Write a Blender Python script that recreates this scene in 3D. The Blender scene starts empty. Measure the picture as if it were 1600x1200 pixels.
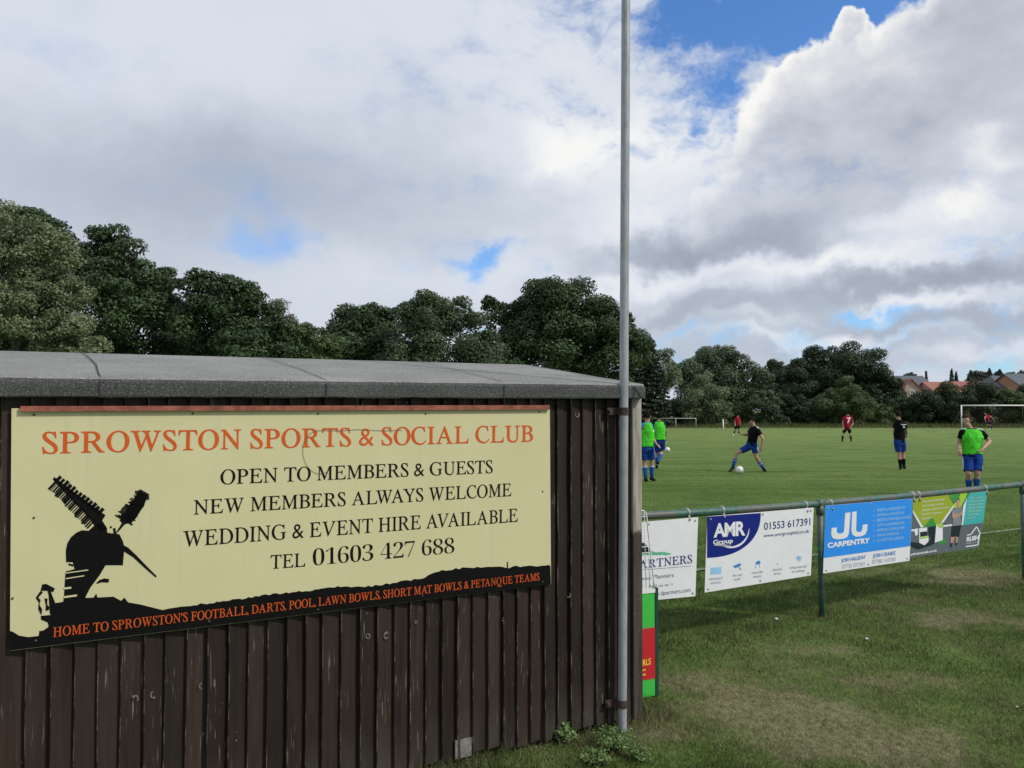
import bpy, bmesh, math, random
import numpy as np
from mathutils import Vector, Matrix, noise as mnoise

SC = bpy.context.scene
COL = SC.collection
rad = math.radians
random.seed(7)
RNG = np.random.default_rng(11)

# ------------------------------------------------------------------ camera
CAM_H = 1.85
F = 1600 * 28 / 36.0
PITCH = math.atan(40 / F)
cam = bpy.data.cameras.new('camera'); cam.lens = 28; cam.sensor_width = 36
cam.clip_start = 0.05; cam.clip_end = 5000
cam_ob = bpy.data.objects.new('camera', cam); COL.objects.link(cam_ob)
cam_ob.location = (0, 0, CAM_H); cam_ob.rotation_euler = (math.pi / 2 + PITCH, 0, 0)
SC.camera = cam_ob
SC.view_settings.view_transform = 'Standard'; SC.view_settings.look = 'None'
SC.view_settings.exposure = 0.0; SC.view_settings.gamma = 1.0
SC.view_settings.use_curve_mapping = False

# ------------------------------------------------------------------ sun
SUN_EL, SUN_AZ = rad(43), rad(114)           # azimuth clockwise from +Y
SUN = Vector((math.sin(SUN_AZ) * math.cos(SUN_EL), math.cos(SUN_AZ) * math.cos(SUN_EL), math.sin(SUN_EL)))
sl = bpy.data.lights.new('sun', 'SUN'); sl.energy = 2.8; sl.angle = rad(4); sl.color = (1.0, 0.95, 0.86)
so = bpy.data.objects.new('sun', sl); COL.objects.link(so)
so.rotation_euler = SUN.to_track_quat('Z', 'Y').to_euler(); so.location = (20, -20, 40)

# ------------------------------------------------------------------ projection helpers (photo pixels -> world)
_cp, _sp = math.cos(PITCH), math.sin(PITCH)
def ray(px, py):
    a, b = (px - 800) / F, (600 - py) / F
    return Vector((a, _cp - b * _sp, _sp + b * _cp))
CAM = Vector((0, 0, CAM_H))
def atY(px, py, Y):
    d = ray(px, py); return CAM + d * (Y / d.y)
def ground(px, py, z=0.0):
    d = ray(px, py); return CAM + d * ((z - CAM_H) / d.z)
class Plane:
    def __init__(s, P0, ang):
        s.P0 = P0.copy(); s.U = Vector((math.cos(ang), math.sin(ang), 0)); s.N = Vector((math.sin(ang), -math.cos(ang), 0))
    def hit(s, px, py, off=0.0):
        d = ray(px, py); P = s.P0 + s.N * off
        return CAM + d * ((P - CAM).dot(s.N) / d.dot(s.N))
    def uz(s, px, py, off=0.0):
        h = s.hit(px, py, off); return (h - s.P0).dot(s.U), h.z
    def pt(s, u, n, z): 
        p = s.P0 + s.U * u + s.N * n; return Vector((p.x, p.y, z))

# ------------------------------------------------------------------ world: sky + clouds (direction based)
world = bpy.data.worlds.new("World"); SC.world = world; world.use_nodes = True
class NT:
    def __init__(s, tree): s.t = tree
    def n(s, typ, ins=None, **kw):
        o = s.t.nodes.new(typ)
        for k, v in kw.items(): setattr(o, k, v)
        if ins:
            for k, v in ins.items():
                if hasattr(v, 'is_output') or isinstance(v, bpy.types.NodeSocket): s.t.links.new(v, o.inputs[k])
                else: o.inputs[k].default_value = v
        return o
    def m(s, op, a, b=0.0, c=0.0, clamp=False):
        return s.n('ShaderNodeMath', {0: a, 1: b, 2: c}, operation=op, use_clamp=clamp).outputs[0]
    def vm(s, op, a, b=(0, 0, 0)):
        return s.n('ShaderNodeVectorMath', {0: a, 1: b}, operation=op)
    def noise(s, vec, scale, detail=4, rough=0.5, dim='3D', dist=0.0):
        return s.n('ShaderNodeTexNoise', {'Vector': vec, 'Scale': scale, 'Detail': detail, 'Roughness': rough, 'Distortion': dist}, noise_dimensions=dim)
    def mr(s, v, a, b, c, d, interp='LINEAR'):
        return s.n('ShaderNodeMapRange', {0: v, 1: a, 2: b, 3: c, 4: d}, interpolation_type=interp).outputs[0]
    def mix(s, f, a, b, blend='MIX'):
        o = s.n('ShaderNodeMix', data_type='RGBA', blend_type=blend)
        for k, v in ((0, f), (6, a), (7, b)):
            if isinstance(v, bpy.types.NodeSocket): s.t.links.new(v, o.inputs[k])
            else: o.inputs[k].default_value = v if k == 0 else (tuple(v) + (1,))[:4]
        return o.outputs[2]
def build_world():
    t = world.node_tree; t.nodes.clear(); N = NT(t)
    tc = N.n('ShaderNodeTexCoord').outputs['Generated']
    sep = N.n('ShaderNodeSeparateXYZ', {0: tc})
    az = N.m('ARCTAN2', sep.outputs[0], sep.outputs[1])
    el = N.m('ARCSINE', sep.outputs[2])
    A = N.m('MULTIPLY', az, F / 100); E = N.m('MULTIPLY', el, F / 100)
    P = N.n('ShaderNodeCombineXYZ', {0: A, 1: E, 2: 0.0}).outputs[0]
    def warp(scale, amp, detail, seed):
        q = N.vm('ADD', P, (seed, seed * 1.7, 0.3)).outputs[0]
        nz = N.noise(q, scale, detail, 0.6).outputs['Color']
        return N.n('ShaderNodeVectorMath', {0: N.vm('SUBTRACT', nz, (0.5, 0.5, 0.5)).outputs[0], 'Scale': amp}, operation='SCALE').outputs[0]
    flat = N.vm('MULTIPLY', P, (0.62, 1.0, 1.0)).outputs[0]
    W = N.vm('MULTIPLY', N.vm('ADD', N.vm('ADD', P, warp(0.55, 1.5, 5, 3.1)).outputs[0], warp(2.2, 0.45, 6, 9.2)).outputs[0], (1, 1, 0)).outputs[0]
    def ae(px, py):
        d = ray(px, py).normalized(); return math.atan2(d.x, d.y) * F / 100, math.asin(d.z) * F / 100
    def blob(px, py, sx, sy, w, rot=0, src=None):
        a, e = ae(px, py)
        mp = N.n('ShaderNodeVectorMath', {0: src or W, 1: (100 / sx, 100 / sy, 0), 2: (-a * 100 / sx, -e * 100 / sy, 0)}, operation='MULTIPLY_ADD').outputs[0]
        ln = N.vm('LENGTH', mp).outputs['Value']
        return N.mr(ln, 0.0, 1.6, w, 0.0, 'SMOOTHSTEP')
    def total(base, blobs):
        for b in blobs: base = N.m('ADD', base, blob(*b))
        return base
    n1 = N.noise(flat, 0.45, 7, 0.58).outputs[0]
    n2 = N.noise(N.vm('ADD', flat, (5, 2, 0)).outputs[0], 1.6, 7, 0.6).outputs[0]
    # cloud cover: 1 = cloud, 0 = open blue
    cov = total(0.78, [(1130, 380, 260, 60, 0.5), (1350, 448, 300, 28, 0.35), (1060, 490, 200, 24, 0.25), (1320, 24, 140, 44, -0.9), (1190, 40, 120, 34, -0.48), (1115, 120, 80, 70, -0.52), (1138, 165, 40, 40, -0.35), (1060, 40, 110, 40, -0.35), (1430, 45, 50, 55, -0.7),
                       (755, 405, 50, 26, -0.60), (410, 380, 85, 36, -0.26), (355, 375, 45, 18, -0.12),
                       (1340, 487, 70, 13, -0.5), (1080, 470, 60, 12, -0.3), (1200, 545, 300, 22, -0.16), (1500, 590, 160, 25, -0.3), (1530, 520, 120, 18, -0.15),
                       (1250, -120, 500, 100, -0.5), (200, -200, 300, 80, -0.3)])
    cov = N.m('ADD', cov, N.m('MULTIPLY', N.m('SUBTRACT', n1, 0.5), 0.9))
    cov = N.m('ADD', cov, N.m('MULTIPLY', N.m('SUBTRACT', n2, 0.5), N.mr(A, -4.0, 1.5, 0.45, 1.25)))
    n4 = N.noise(N.vm('MULTIPLY', N.vm('ADD', W, (1.3, 4, 0)).outputs[0], (0.5, 1.2, 1)).outputs[0], 3.2, 8, 0.65).outputs[0]
    cov = N.m('ADD', cov, N.m('MULTIPLY', N.m('SUBTRACT', n4, 0.5), N.mr(A, -2.0, 2.0, 0.12, 0.95)))
    cover = N.mr(cov, 0.12, 0.78, 0.0, 1.0, 'SMOOTHSTEP')
    # brightness of the general cloud layer
    br = total(0.655, [(250, 150, 500, 260, -0.045), (250, 330, 420, 90, -0.03), (120, 60, 260, 120, 0.10), (560, 60, 260, 160, 0.07), (300, 260, 280, 90, -0.10), (650, 300, 250, 90, -0.03),
                      (880, 120, 160, 130, 0.07), (1000, 230, 190, 60, 0.20), (900, 215, 70, 35, 0.10), (870, 255, 45, 25, 0.08), (1080, 330, 120, 60, .06),
                      (560, 440, 200, 50, 0.05), (860, 420, 150, 50, 0.06), (980, 330, 80, 30, 0.12), (1130, 382, 200, 36, -0.20), (1020, 392, 110, 26, -0.12), (1240, 350, 140, 40, -0.14),
                      (1360, 352, 110, 22, 0.20), (1500, 330, 45, 30, 0.26), (1290, 410, 150, 20, 0.20), (1020, 425, 130, 18, 0.16), (1400, 385, 120, 24, 0.06),
                      (1300, 452, 300, 22, -0.17), (1060, 490, 200, 18, -0.14), (1500, 440, 160, 25, -0.12), (1480, 505, 220, 22, -0.14), (1320, 525, 130, 12, 0.18), (1400, 478, 70, 12, 0.14), (1200, 505, 60, 10, 0.10),
                      (1560, 235, 40, 40, 0.16), (1570, 260, 50, 16, .1), (150, 420, 300, 60, -0.03), (1300, 560, 450, 40, -0.12), (1480, 470, 120, 14, 0.12), (1250, 535, 160, 10, 0.10), (1540, 560, 100, 12, 0.14), (1180, 450, 130, 14, 0.12), (1300, 500, 400, 30, -0.05)])
    br = N.m('ADD', br, N.m('MULTIPLY', N.m('SUBTRACT', n1, 0.5), 0.11))
    px_l = N.mr(A, -3.0, 2.0, 0.03, 0.24); br = N.m('ADD', br, N.m('MULTIPLY', N.m('SUBTRACT', n2, 0.5), px_l))
    ramp = N.n('ShaderNodeValToRGB', {0: br})
    cr = ramp.color_ramp
    cr.elements[0].position = 0.30; cr.elements[0].color = (0.31, 0.345, 0.43, 1)
    cr.elements[1].position = 0.92; cr.elements[1].color = (0.93, 0.93, 0.92, 1)
    e = cr.elements.new(0.52); e.color = (0.46, 0.51, 0.60, 1)
    e = cr.elements.new(0.70); e.color = (0.68, 0.73, 0.82, 1)
    # sky
    sky = N.n('ShaderNodeTexSky', sky_type='NISHITA', sun_disc=False, sun_elevation=SUN_EL, sun_rotation=SUN_AZ, altitude=20, air_density=1.0, dust_density=0.4, ozone_density=2.0)
    skyc = N.mix(1.0, sky.outputs[0], (0.080, 0.122, 0.172), 'MULTIPLY')
    base = N.mix(cover, skyc, ramp.outputs[0])
    # the big cumulus on the right
    cum = N.n('ShaderNodeValue'); cum.outputs[0].default_value = -0.62
    D = total(cum.outputs[0], [(1335, 130, 95, 85, 0.95), (1250, 190, 90, 95, 0.9), (1352, 45, 14, 26, 0.35), (1205, 290, 110, 100, 0.75), (1430, 250, 190, 150, 0.95), (1560, 190, 130, 200, 1.0),
                    (1550, 40, 60, 90, 0.8), (1650, 60, 140, 160, 1.0), (1330, 420, 330, 90, 0.7), (1350, 60, 22, 32, 0.45), (1300, 320, 160, 60, 0.6), (1700, 300, 220, 160, 0.7), (1165, 330, 90, 60, 0.45)])
    D = N.m('ADD', D, N.m('MULTIPLY', N.m('SUBTRACT', n2, 0.5), 0.6))
    D = N.m('ADD', D, N.m('MULTIPLY', N.m('SUBTRACT', n4, 0.5), 0.35))
    ylow = ae(1300, 400)[1]; yhi = ae(1300, 160)[1]
    mask = N.m('MULTIPLY', N.mr(D, -0.03, 0.24, 0.0, 1.0, 'SMOOTHSTEP'), N.mr(N.n('ShaderNodeSeparateXYZ', {0: W}).outputs[1], ylow, yhi, 0.0, 1.0, 'SMOOTHSTEP'))
    inner = N.mr(D, 0.0, 0.9, 0.90, 0.66, 'SMOOTHSTEP')
    inner = N.m('ADD', inner, N.m('MULTIPLY', N.m('SUBTRACT', n2, 0.5), 0.50))
    inner = N.m('ADD', inner, N.m('MULTIPLY', N.m('SUBTRACT', n1, 0.5), 0.25))
    for b in [(1300, 100, 90, 50, 0.10), (1560, 265, 50, 25, 0.22), (1545, 215, 40, 26, 0.14), (1500, 210, 200, 80, -0.12), (1400, 290, 220, 40, -0.10), (1560, 20, 90, 60, -.08), (1200, 170, 50, 60, 0.05)]:
        inner = N.m('ADD', inner, blob(*b))
    r2 = N.n('ShaderNodeValToRGB', {0: inner}); cr = r2.color_ramp
    cr.elements[0].position = 0.36; cr.elements[0].color = (0.36, 0.385, 0.45, 1)
    cr.elements[1].position = 0.95; cr.elements[1].color = (0.95, 0.94, 0.92, 1)
    e = cr.elements.new(0.66); e.color = (0.57, 0.60, 0.68, 1)
    colr = N.mix(mask, base, r2.outputs[0])
    # below the horizon: plain ground bounce
    below = N.mr(sep.outputs[2], -0.02, 0.0, 1.0, 0.0)
    colr = N.mix(below, colr, (0.10, 0.12, 0.08))
    bg = N.n('ShaderNodeBackground', {0: colr, 1: 1.0})
    out = N.n('ShaderNodeOutputWorld', {0: bg.outputs[0]})
build_world()

# ------------------------------------------------------------------ object helpers
def root_loc(o):
    v = Vector((0, 0, 0))
    while o: v += Vector(o.location); o = o.parent
    return v
def tag(o, label=None, cat=None, group=None, kind=None):
    if label: o['label'] = label
    if cat: o['category'] = cat
    if group: o['group'] = group
    if kind: o['kind'] = kind
    return o
def empty(name, loc, label, cat, group=None):
    o = bpy.data.objects.new(name, None); COL.objects.link(o); o.location = loc; o.empty_display_size = 0.2
    return tag(o, label, cat, group)
def link_mesh(name, me, mats, parent=None):
    o = bpy.data.objects.new(name, me)
    for m in (mats if isinstance(mats, (list, tuple)) else [mats]): me.materials.append(m)
    COL.objects.link(o)
    if parent: o.parent = parent
    return o
def np_mesh(name, V, FQ, k, mats, parent=None, midx=None, smooth=False):
    """V (n,3), FQ (m,k)"""
    V = np.asarray(V, dtype=np.float32); FQ = np.asarray(FQ, dtype=np.int32)
    if parent is not None: V = V - np.array(root_loc(parent), dtype=np.float32)
    me = bpy.data.meshes.new(name)
    me.vertices.add(len(V)); me.vertices.foreach_set('co', V.ravel())
    me.loops.add(FQ.size); me.loops.foreach_set('vertex_index', FQ.ravel())
    me.polygons.add(len(FQ)); me.polygons.foreach_set('loop_start', np.arange(0, FQ.size, k, dtype=np.int32))
    try: me.polygons.foreach_set('loop_total', np.full(len(FQ), k, dtype=np.int32))
    except Exception: pass
    if midx is not None: me.polygons.foreach_set('material_index', np.asarray(midx, dtype=np.int32))
    if smooth: me.polygons.foreach_set('use_smooth', np.ones(len(FQ), dtype=bool))
    me.update(calc_edges=True); me.validate()
    return link_mesh(name, me, mats, parent)
class MB:
    def __init__(s): s.v = []; s.f = []; s.mi = []; s.cur = 0; s.marks = []
    def mark(s): s.marks.append((len(s.v), len(s.f))); return s
    def build_each(s, name, mats, parent=None, smooth=False):
        ends = s.marks[1:] + [(len(s.v), len(s.f))]
        for (v0, f0), (v1, f1) in zip(s.marks, ends):
            if f1 > f0:
                m = MB(); m.v = s.v[v0:v1]; m.f = [tuple(i - v0 for i in f) for f in s.f[f0:f1]]; m.mi = s.mi[f0:f1]; m.build(name, mats, parent, smooth)
    def add(s, vs, fs):
        b = len(s.v); s.v += [Vector(x) for x in vs]; s.f += [tuple(i + b for i in f) for f in fs]; s.mi += [s.cur] * len(fs); return s
    def hexa(s, p):   # 8 corners: bottom 4 ccw, top 4 ccw
        return s.add(p, [(3, 2, 1, 0), (4, 5, 6, 7), (0, 1, 5, 4), (1, 2, 6, 5), (2, 3, 7, 6), (3, 0, 4, 7)])
    def box(s, c, size, ax=None):
        X, Y, Z = ax or (Vector((1, 0, 0)), Vector((0, 1, 0)), Vector((0, 0, 1)))
        c = Vector(c); a, b, d = size[0] / 2, size[1] / 2, size[2] / 2
        return s.hexa([c + X * i * a + Y * j * b + Z * k * d for k in (-1, 1) for i, j in ((-1, -1), (1, -1), (1, 1), (-1, 1))])
    def loft(s, rings, caps=True):
        n = len(rings[0]); vs = [p for r in rings for p in r]; fs = []
        for i in range(len(rings) - 1):
            for j in range(n):
                k = (j + 1) % n; fs.append((i * n + j, i * n + k, (i + 1) * n + k, (i + 1) * n + j))
        if caps: fs.append(tuple(range(n - 1, -1, -1))); fs.append(tuple((len(rings) - 1) * n + j for j in range(n)))
        return s.add(vs, fs)
    def chain(s, pts, radii, n=12, caps=True):
        pts = [Vector(p) for p in pts]; rings = []; prev = None
        for i, p in enumerate(pts):
            d = (pts[min(i + 1, len(pts) - 1)] - pts[max(i - 1, 0)]).normalized()
            if prev is None:
                a = Vector((0, 0, 1)) if abs(d.z) < 0.9 else Vector((1, 0, 0)); x = d.cross(a).normalized()
            else: x = (prev - d * prev.dot(d)).normalized()
            prev = x; y = d.cross(x)
            rings.append([p + (x * math.cos(2 * math.pi * j / n) + y * math.sin(2 * math.pi * j / n)) * radii[i] for j in range(n)])
        return s.loft(rings, caps)
    def tube(s, a, b, r0, r1=None, n=12): return s.chain([a, b], [r0, r0 if r1 is None else r1], n)
    def ball(s, c, r, ax=None, nu=14, nv=9, fn=None):
        c = Vector(c); r = (r, r, r) if not isinstance(r, (tuple, list)) else r
        X, Y, Z = ax or (Vector((1, 0, 0)), Vector((0, 1, 0)), Vector((0, 0, 1)))
        vs = []
        def P(th, ph):
            u = Vector((math.sin(th) * math.cos(ph), math.sin(th) * math.sin(ph), math.cos(th)))
            k = fn(u) if fn else 1.0
            return c + (X * u.x * r[0] + Y * u.y * r[1] + Z * u.z * r[2]) * k
        vs.append(P(0, 0))
        for i in range(1, nv):
            for j in range(nu): vs.append(P(math.pi * i / nv, 2 * math.pi * j / nu))
        vs.append(P(math.pi, 0)); fs = []
        for j in range(nu): fs.append((0, 1 + j, 1 + (j + 1) % nu))
        for i in range(nv - 2):
            for j in range(nu):
                a = 1 + i * nu; k = (j + 1) % nu; fs.append((a + j, a + nu + j, a + nu + k, a + k))
        e = len(vs) - 1; a = 1 + (nv - 2) * nu
        for j in range(nu): fs.append((a + j, e, a + (j + 1) % nu))
        return s.add(vs, fs)
    def mesh(s, name, off=Vector((0, 0, 0)), smooth=False):
        me = bpy.data.meshes.new(name); me.from_pydata([tuple(v - off) for v in s.v], [], s.f); me.update()
        for p, m in zip(me.polygons, s.mi): p.material_index = m; p.use_smooth = smooth
        return me
    def build(s, name, mats, parent=None, smooth=False, bevel=0):
        off = root_loc(parent) if parent else Vector((0, 0, 0))
        me = s.mesh(name, off, smooth)
        bm = bmesh.new(); bm.from_mesh(me); bmesh.ops.recalc_face_normals(bm, faces=bm.faces)
        if bevel: bmesh.ops.bevel(bm, geom=[e for e in bm.edges], offset=bevel, segments=2, affect='EDGES', profile=0.6)
        bm.to_mesh(me); bm.free()
        return link_mesh(name, me, mats, parent)

# ------------------------------------------------------------------ materials
def material(name):
    m = bpy.data.materials.new(name); m.use_nodes = True; t = m.node_tree; t.nodes.clear()
    N = NT(t); b = N.n('ShaderNodeBsdfPrincipled'); o = N.n('ShaderNodeOutputMaterial', {0: b.outputs[0]})
    return m, N, b
def objc(N): return N.n('ShaderNodeTexCoord').outputs['Object']
def simple(name, col, rough=0.6, var=0.12, scale=6.0, metal=0.0, spec=0.4, bump=0.0, bscale=60):
    m, N, b = material(name); P = objc(N)
    nz = N.noise(P, scale, 5, 0.6).outputs[0]
    f = N.mr(nz, 0.3, 0.7, 1 - var, 1 + var)
    c = N.n('ShaderNodeVectorMath', {0: tuple(col), 'Scale': f}, operation='SCALE').outputs[0]
    N.t.links.new(c, b.inputs['Base Color'])
    b.inputs['Roughness'].default_value = rough; b.inputs['Metallic'].default_value = metal; b.inputs['Specular IOR Level'].default_value = spec
    if bump:
        h = N.noise(P, bscale, 4, 0.6).outputs[0]
        bp = N.n('ShaderNodeBump', {'Height': h, 'Strength': bump, 'Distance': 0.01}); N.t.links.new(bp.outputs[0], b.inputs['Normal'])
    return m
def lin(r, g, b):
    f = lambda c: (c / 255 / 12.92) if c <= 10 else ((c / 255 + 0.055) / 1.055) ** 2.4
    return (f(r), f(g), f(b))

def mat_wood():
    m, N, b = material('brown_stained_wood'); P = objc(N)
    g = N.n('ShaderNodeNewGeometry'); rnd = g.outputs['Random Per Island']
    off = N.n('ShaderNodeCombineXYZ', {0: N.m('MULTIPLY', rnd, 37.0), 1: N.m('MULTIPLY', rnd, 11.0), 2: N.m('MULTIPLY', rnd, 23.0)}).outputs[0]
    Q = N.vm('ADD', P, off).outputs[0]
    grain = N.noise(N.vm('MULTIPLY', Q, (38, 38, 1.6)).outputs[0], 1.0, 6, 0.65, dist=0.6).outputs[0]
    blot = N.noise(N.vm('MULTIPLY', Q, (4, 4, 1.1)).outputs[0], 1.0, 4, 0.6).outputs[0]
    c = N.mix(N.mr(grain, 0.3, 0.72, 0, 1), (0.0085, 0.0047, 0.0034), (0.032, 0.018, 0.013))
    c = N.mix(N.mr(blot, 0.35, 0.75, 0, 0.6), c, (0.042, 0.028, 0.022))
    tint = N.mr(rnd, 0, 1, 0.55, 1.35)
    c = N.n('ShaderNodeVectorMath', {0: c, 'Scale': tint}, operation='SCALE').outputs[0]
    scr = N.noise(N.vm('MULTIPLY', Q, (120, 120, 7)).outputs[0], 1.0, 3, 0.5).outputs[0]
    big = N.noise(Q, 2.3, 4, 0.6).outputs[0]
    wear = N.m('MULTIPLY', N.mr(scr, 0.62, 0.70, 0, 1), N.mr(big, 0.48, 0.64, 0, 0.6))
    spot = N.m('MULTIPLY', N.mr(N.noise(N.vm('MULTIPLY', Q, (1, 1, 0.6)).outputs[0], 34, 2, 0.5).outputs[0], 0.74, 0.78, 0, 0.8), N.mr(big, 0.4, 0.6, 0, 1))
    c = N.mix(N.m('MAXIMUM', wear, spot), c, (0.30, 0.25, 0.21))
    z = N.n('ShaderNodeSeparateXYZ', {0: P}).outputs[2]
    low = N.m('MULTIPLY', N.mr(z, 0.0, 0.3, 0.55, 0.0), N.mr(blot, 0.4, 0.6, 0.2, 1))
    c = N.mix(low, c, (0.075, 0.073, 0.052))
    N.t.links.new(c, b.inputs['Base Color'])
    b.inputs['Roughness'].default_value = 0.62; b.inputs['Specular IOR Level'].default_value = 0.3
    bp = N.n('ShaderNodeBump', {'Height': grain, 'Strength': 0.35, 'Distance': 0.004}); N.t.links.new(bp.outputs[0], b.inputs['Normal'])
    return m
def mat_worn():
    m, N, b = material('worn_board_edge'); P = objc(N)
    nz = N.noise(N.vm('MULTIPLY', P, (9, 9, 5)).outputs[0], 1.3, 5, 0.75).outputs[0]
    c = N.mix(N.mr(nz, 0.48, 0.66, 0, 1), (0.02, 0.014, 0.011), (0.24, 0.20, 0.17))
    N.t.links.new(c, b.inputs['Base Color']); b.inputs['Roughness'].default_value = 0.8
    return m
def mat_corner():
    m, N, b = material('peeling_corner_board'); P = objc(N)
    z = N.n('ShaderNodeSeparateXYZ', {0: P}).outputs[2]
    e = N.noise(P, 9, 4, 0.7).outputs[0]
    f = N.mr(N.m('ADD', z, N.m('MULTIPLY', N.m('SUBTRACT', e, 0.5), 0.12)), 1.12, 1.14, 0, 1)
    grain = N.noise(N.vm('MULTIPLY', P, (30, 30, 2.0)).outputs[0], 1.0, 6, 0.7, dist=1.2).outputs[0]
    pale = N.mix(N.mr(grain, 0.3, 0.7, 0, 1), (0.17, 0.145, 0.12), (0.48, 0.44, 0.39))
    dark = N.mix(N.mr(grain, 0.3, 0.75, 0, 1), (0.022, 0.015, 0.012), (0.085, 0.065, 0.055))
    sp = N.mr(N.noise(P, 55, 3, 0.6).outputs[0], 0.66, 0.72, 0, 0.8)
    dark = N.mix(sp, dark, (0.25, 0.2, 0.17))
    N.t.links.new(N.mix(f, dark, pale), b.inputs['Base Color']); b.inputs['Roughness'].default_value = 0.8
    bp = N.n('ShaderNodeBump', {'Height': grain, 'Strength': 0.3, 'Distance': 0.003}); N.t.links.new(bp.outputs[0], b.inputs['Normal'])
    return m
def mat_felt(name, col, k=1.0):
    m, N, b = material(name); P = objc(N)
    sp = N.noise(P, 150, 3, 0.6).outputs[0]; bl = N.noise(P, 2.2, 5, 0.6).outputs[0]; md = N.noise(P, 60, 3, .6).outputs[0]
    c = N.mix(N.mr(bl, 0.3, 0.7, 0, 1), tuple(x * 0.8 for x in col), tuple(x * 1.2 for x in col))
    c = N.mix(N.mr(sp, 0.54, 0.70, 0, 0.75 * k), c, tuple(x * 2.6 + .03 for x in col))
    c = N.mix(N.mr(sp, 0.30, 0.44, 0.7 * k, 0), c, tuple(x * 0.3 for x in col))
    c = N.mix(N.mr(md, 0.5, 0.7, 0, 0.35 * k), c, tuple(x * 0.55 for x in col))
    N.t.links.new(c, b.inputs['Base Color']); b.inputs['Roughness'].default_value = 0.9; b.inputs['Specular IOR Level'].default_value = 0.08
    h = N.m('ADD', sp, N.m('MULTIPLY', bl, 3.0))
    bp = N.n('ShaderNodeBump', {'Height': h, 'Strength': 0.8, 'Distance': 0.006}); N.t.links.new(bp.outputs[0], b.inputs['Normal'])
    return m
def mat_rail():
    m, N, b = material('weathered_green_paint'); P = objc(N)
    a = N.noise(P, 2.6, 6, 0.7).outputs[0]; f = N.noise(P, 26, 5, 0.7).outputs[0]
    c = N.mix(N.mr(f, 0.35, 0.7, 0, 1), (0.012, 0.055, 0.042), (0.05, 0.165, 0.125))
    c = N.mix(N.m('MULTIPLY', N.mr(a, 0.45, 0.55, 0, 1), N.mr(f, 0.33, 0.55, 0.35, 0.95)), c, (0.105, 0.105, 0.092))
    c = N.mix(N.mr(f, 0.62, 0.7, 0, 0.8), c, (0.16, 0.12, 0.09))
    N.t.links.new(c, b.inputs['Base Color']); b.inputs['Roughness'].default_value = 0.5
    bp = N.n('ShaderNodeBump', {'Height': f, 'Strength': 0.3, 'Distance': 0.004}); N.t.links.new(bp.outputs[0], b.inputs['Normal'])
    return m
def mat_steel():
    m, N, b = material('galvanised_steel'); P = objc(N)
    f = N.noise(N.vm('MULTIPLY', P, (1, 1, 0.25)).outputs[0], 30, 5, 0.6).outputs[0]; g = N.noise(P, 3, 4, 0.6).outputs[0]
    c = N.mix(N.mr(f, 0.3, 0.7, 0, 1), (0.24, 0.255, 0.275), (0.40, 0.415, 0.435))
    c = N.mix(N.mr(g, 0.5, 0.75, 0, 0.5), c, (0.18, 0.17, 0.16))
    N.t.links.new(c, b.inputs['Base Color']); b.inputs['Metallic'].default_value = 0.15
    b.inputs['Roughness'].default_value = 0.5
    return m
def mat_foliage(name, dark, light, trans=0.12):
    m, N, b = material(name); P = objc(N)
    rnd = N.n('ShaderNodeNewGeometry').outputs['Random Per Island']
    nz = N.noise(P, 0.55, 4, 0.6).outputs[0]
    f = N.m('ADD', N.m('MULTIPLY', rnd, 0.45), N.mr(nz, 0.35, 0.65, 0.0, 0.55))
    c = N.mix(f, dark, light)
    N.t.links.new(c, b.inputs['Base Color']); b.inputs['Roughness'].default_value = 0.55; b.inputs['Specular IOR Level'].default_value = 0.35
    tr = N.n('ShaderNodeBsdfTranslucent', {0: c})
    mx = N.n('ShaderNodeMixShader', {0: trans, 1: b.outputs[0], 2: tr.outputs[0]})
    out = [n for n in N.t.nodes if n.type == 'OUTPUT_MATERIAL'][0]; N.t.links.new(mx.outputs[0], out.inputs[0])
    return m
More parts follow.
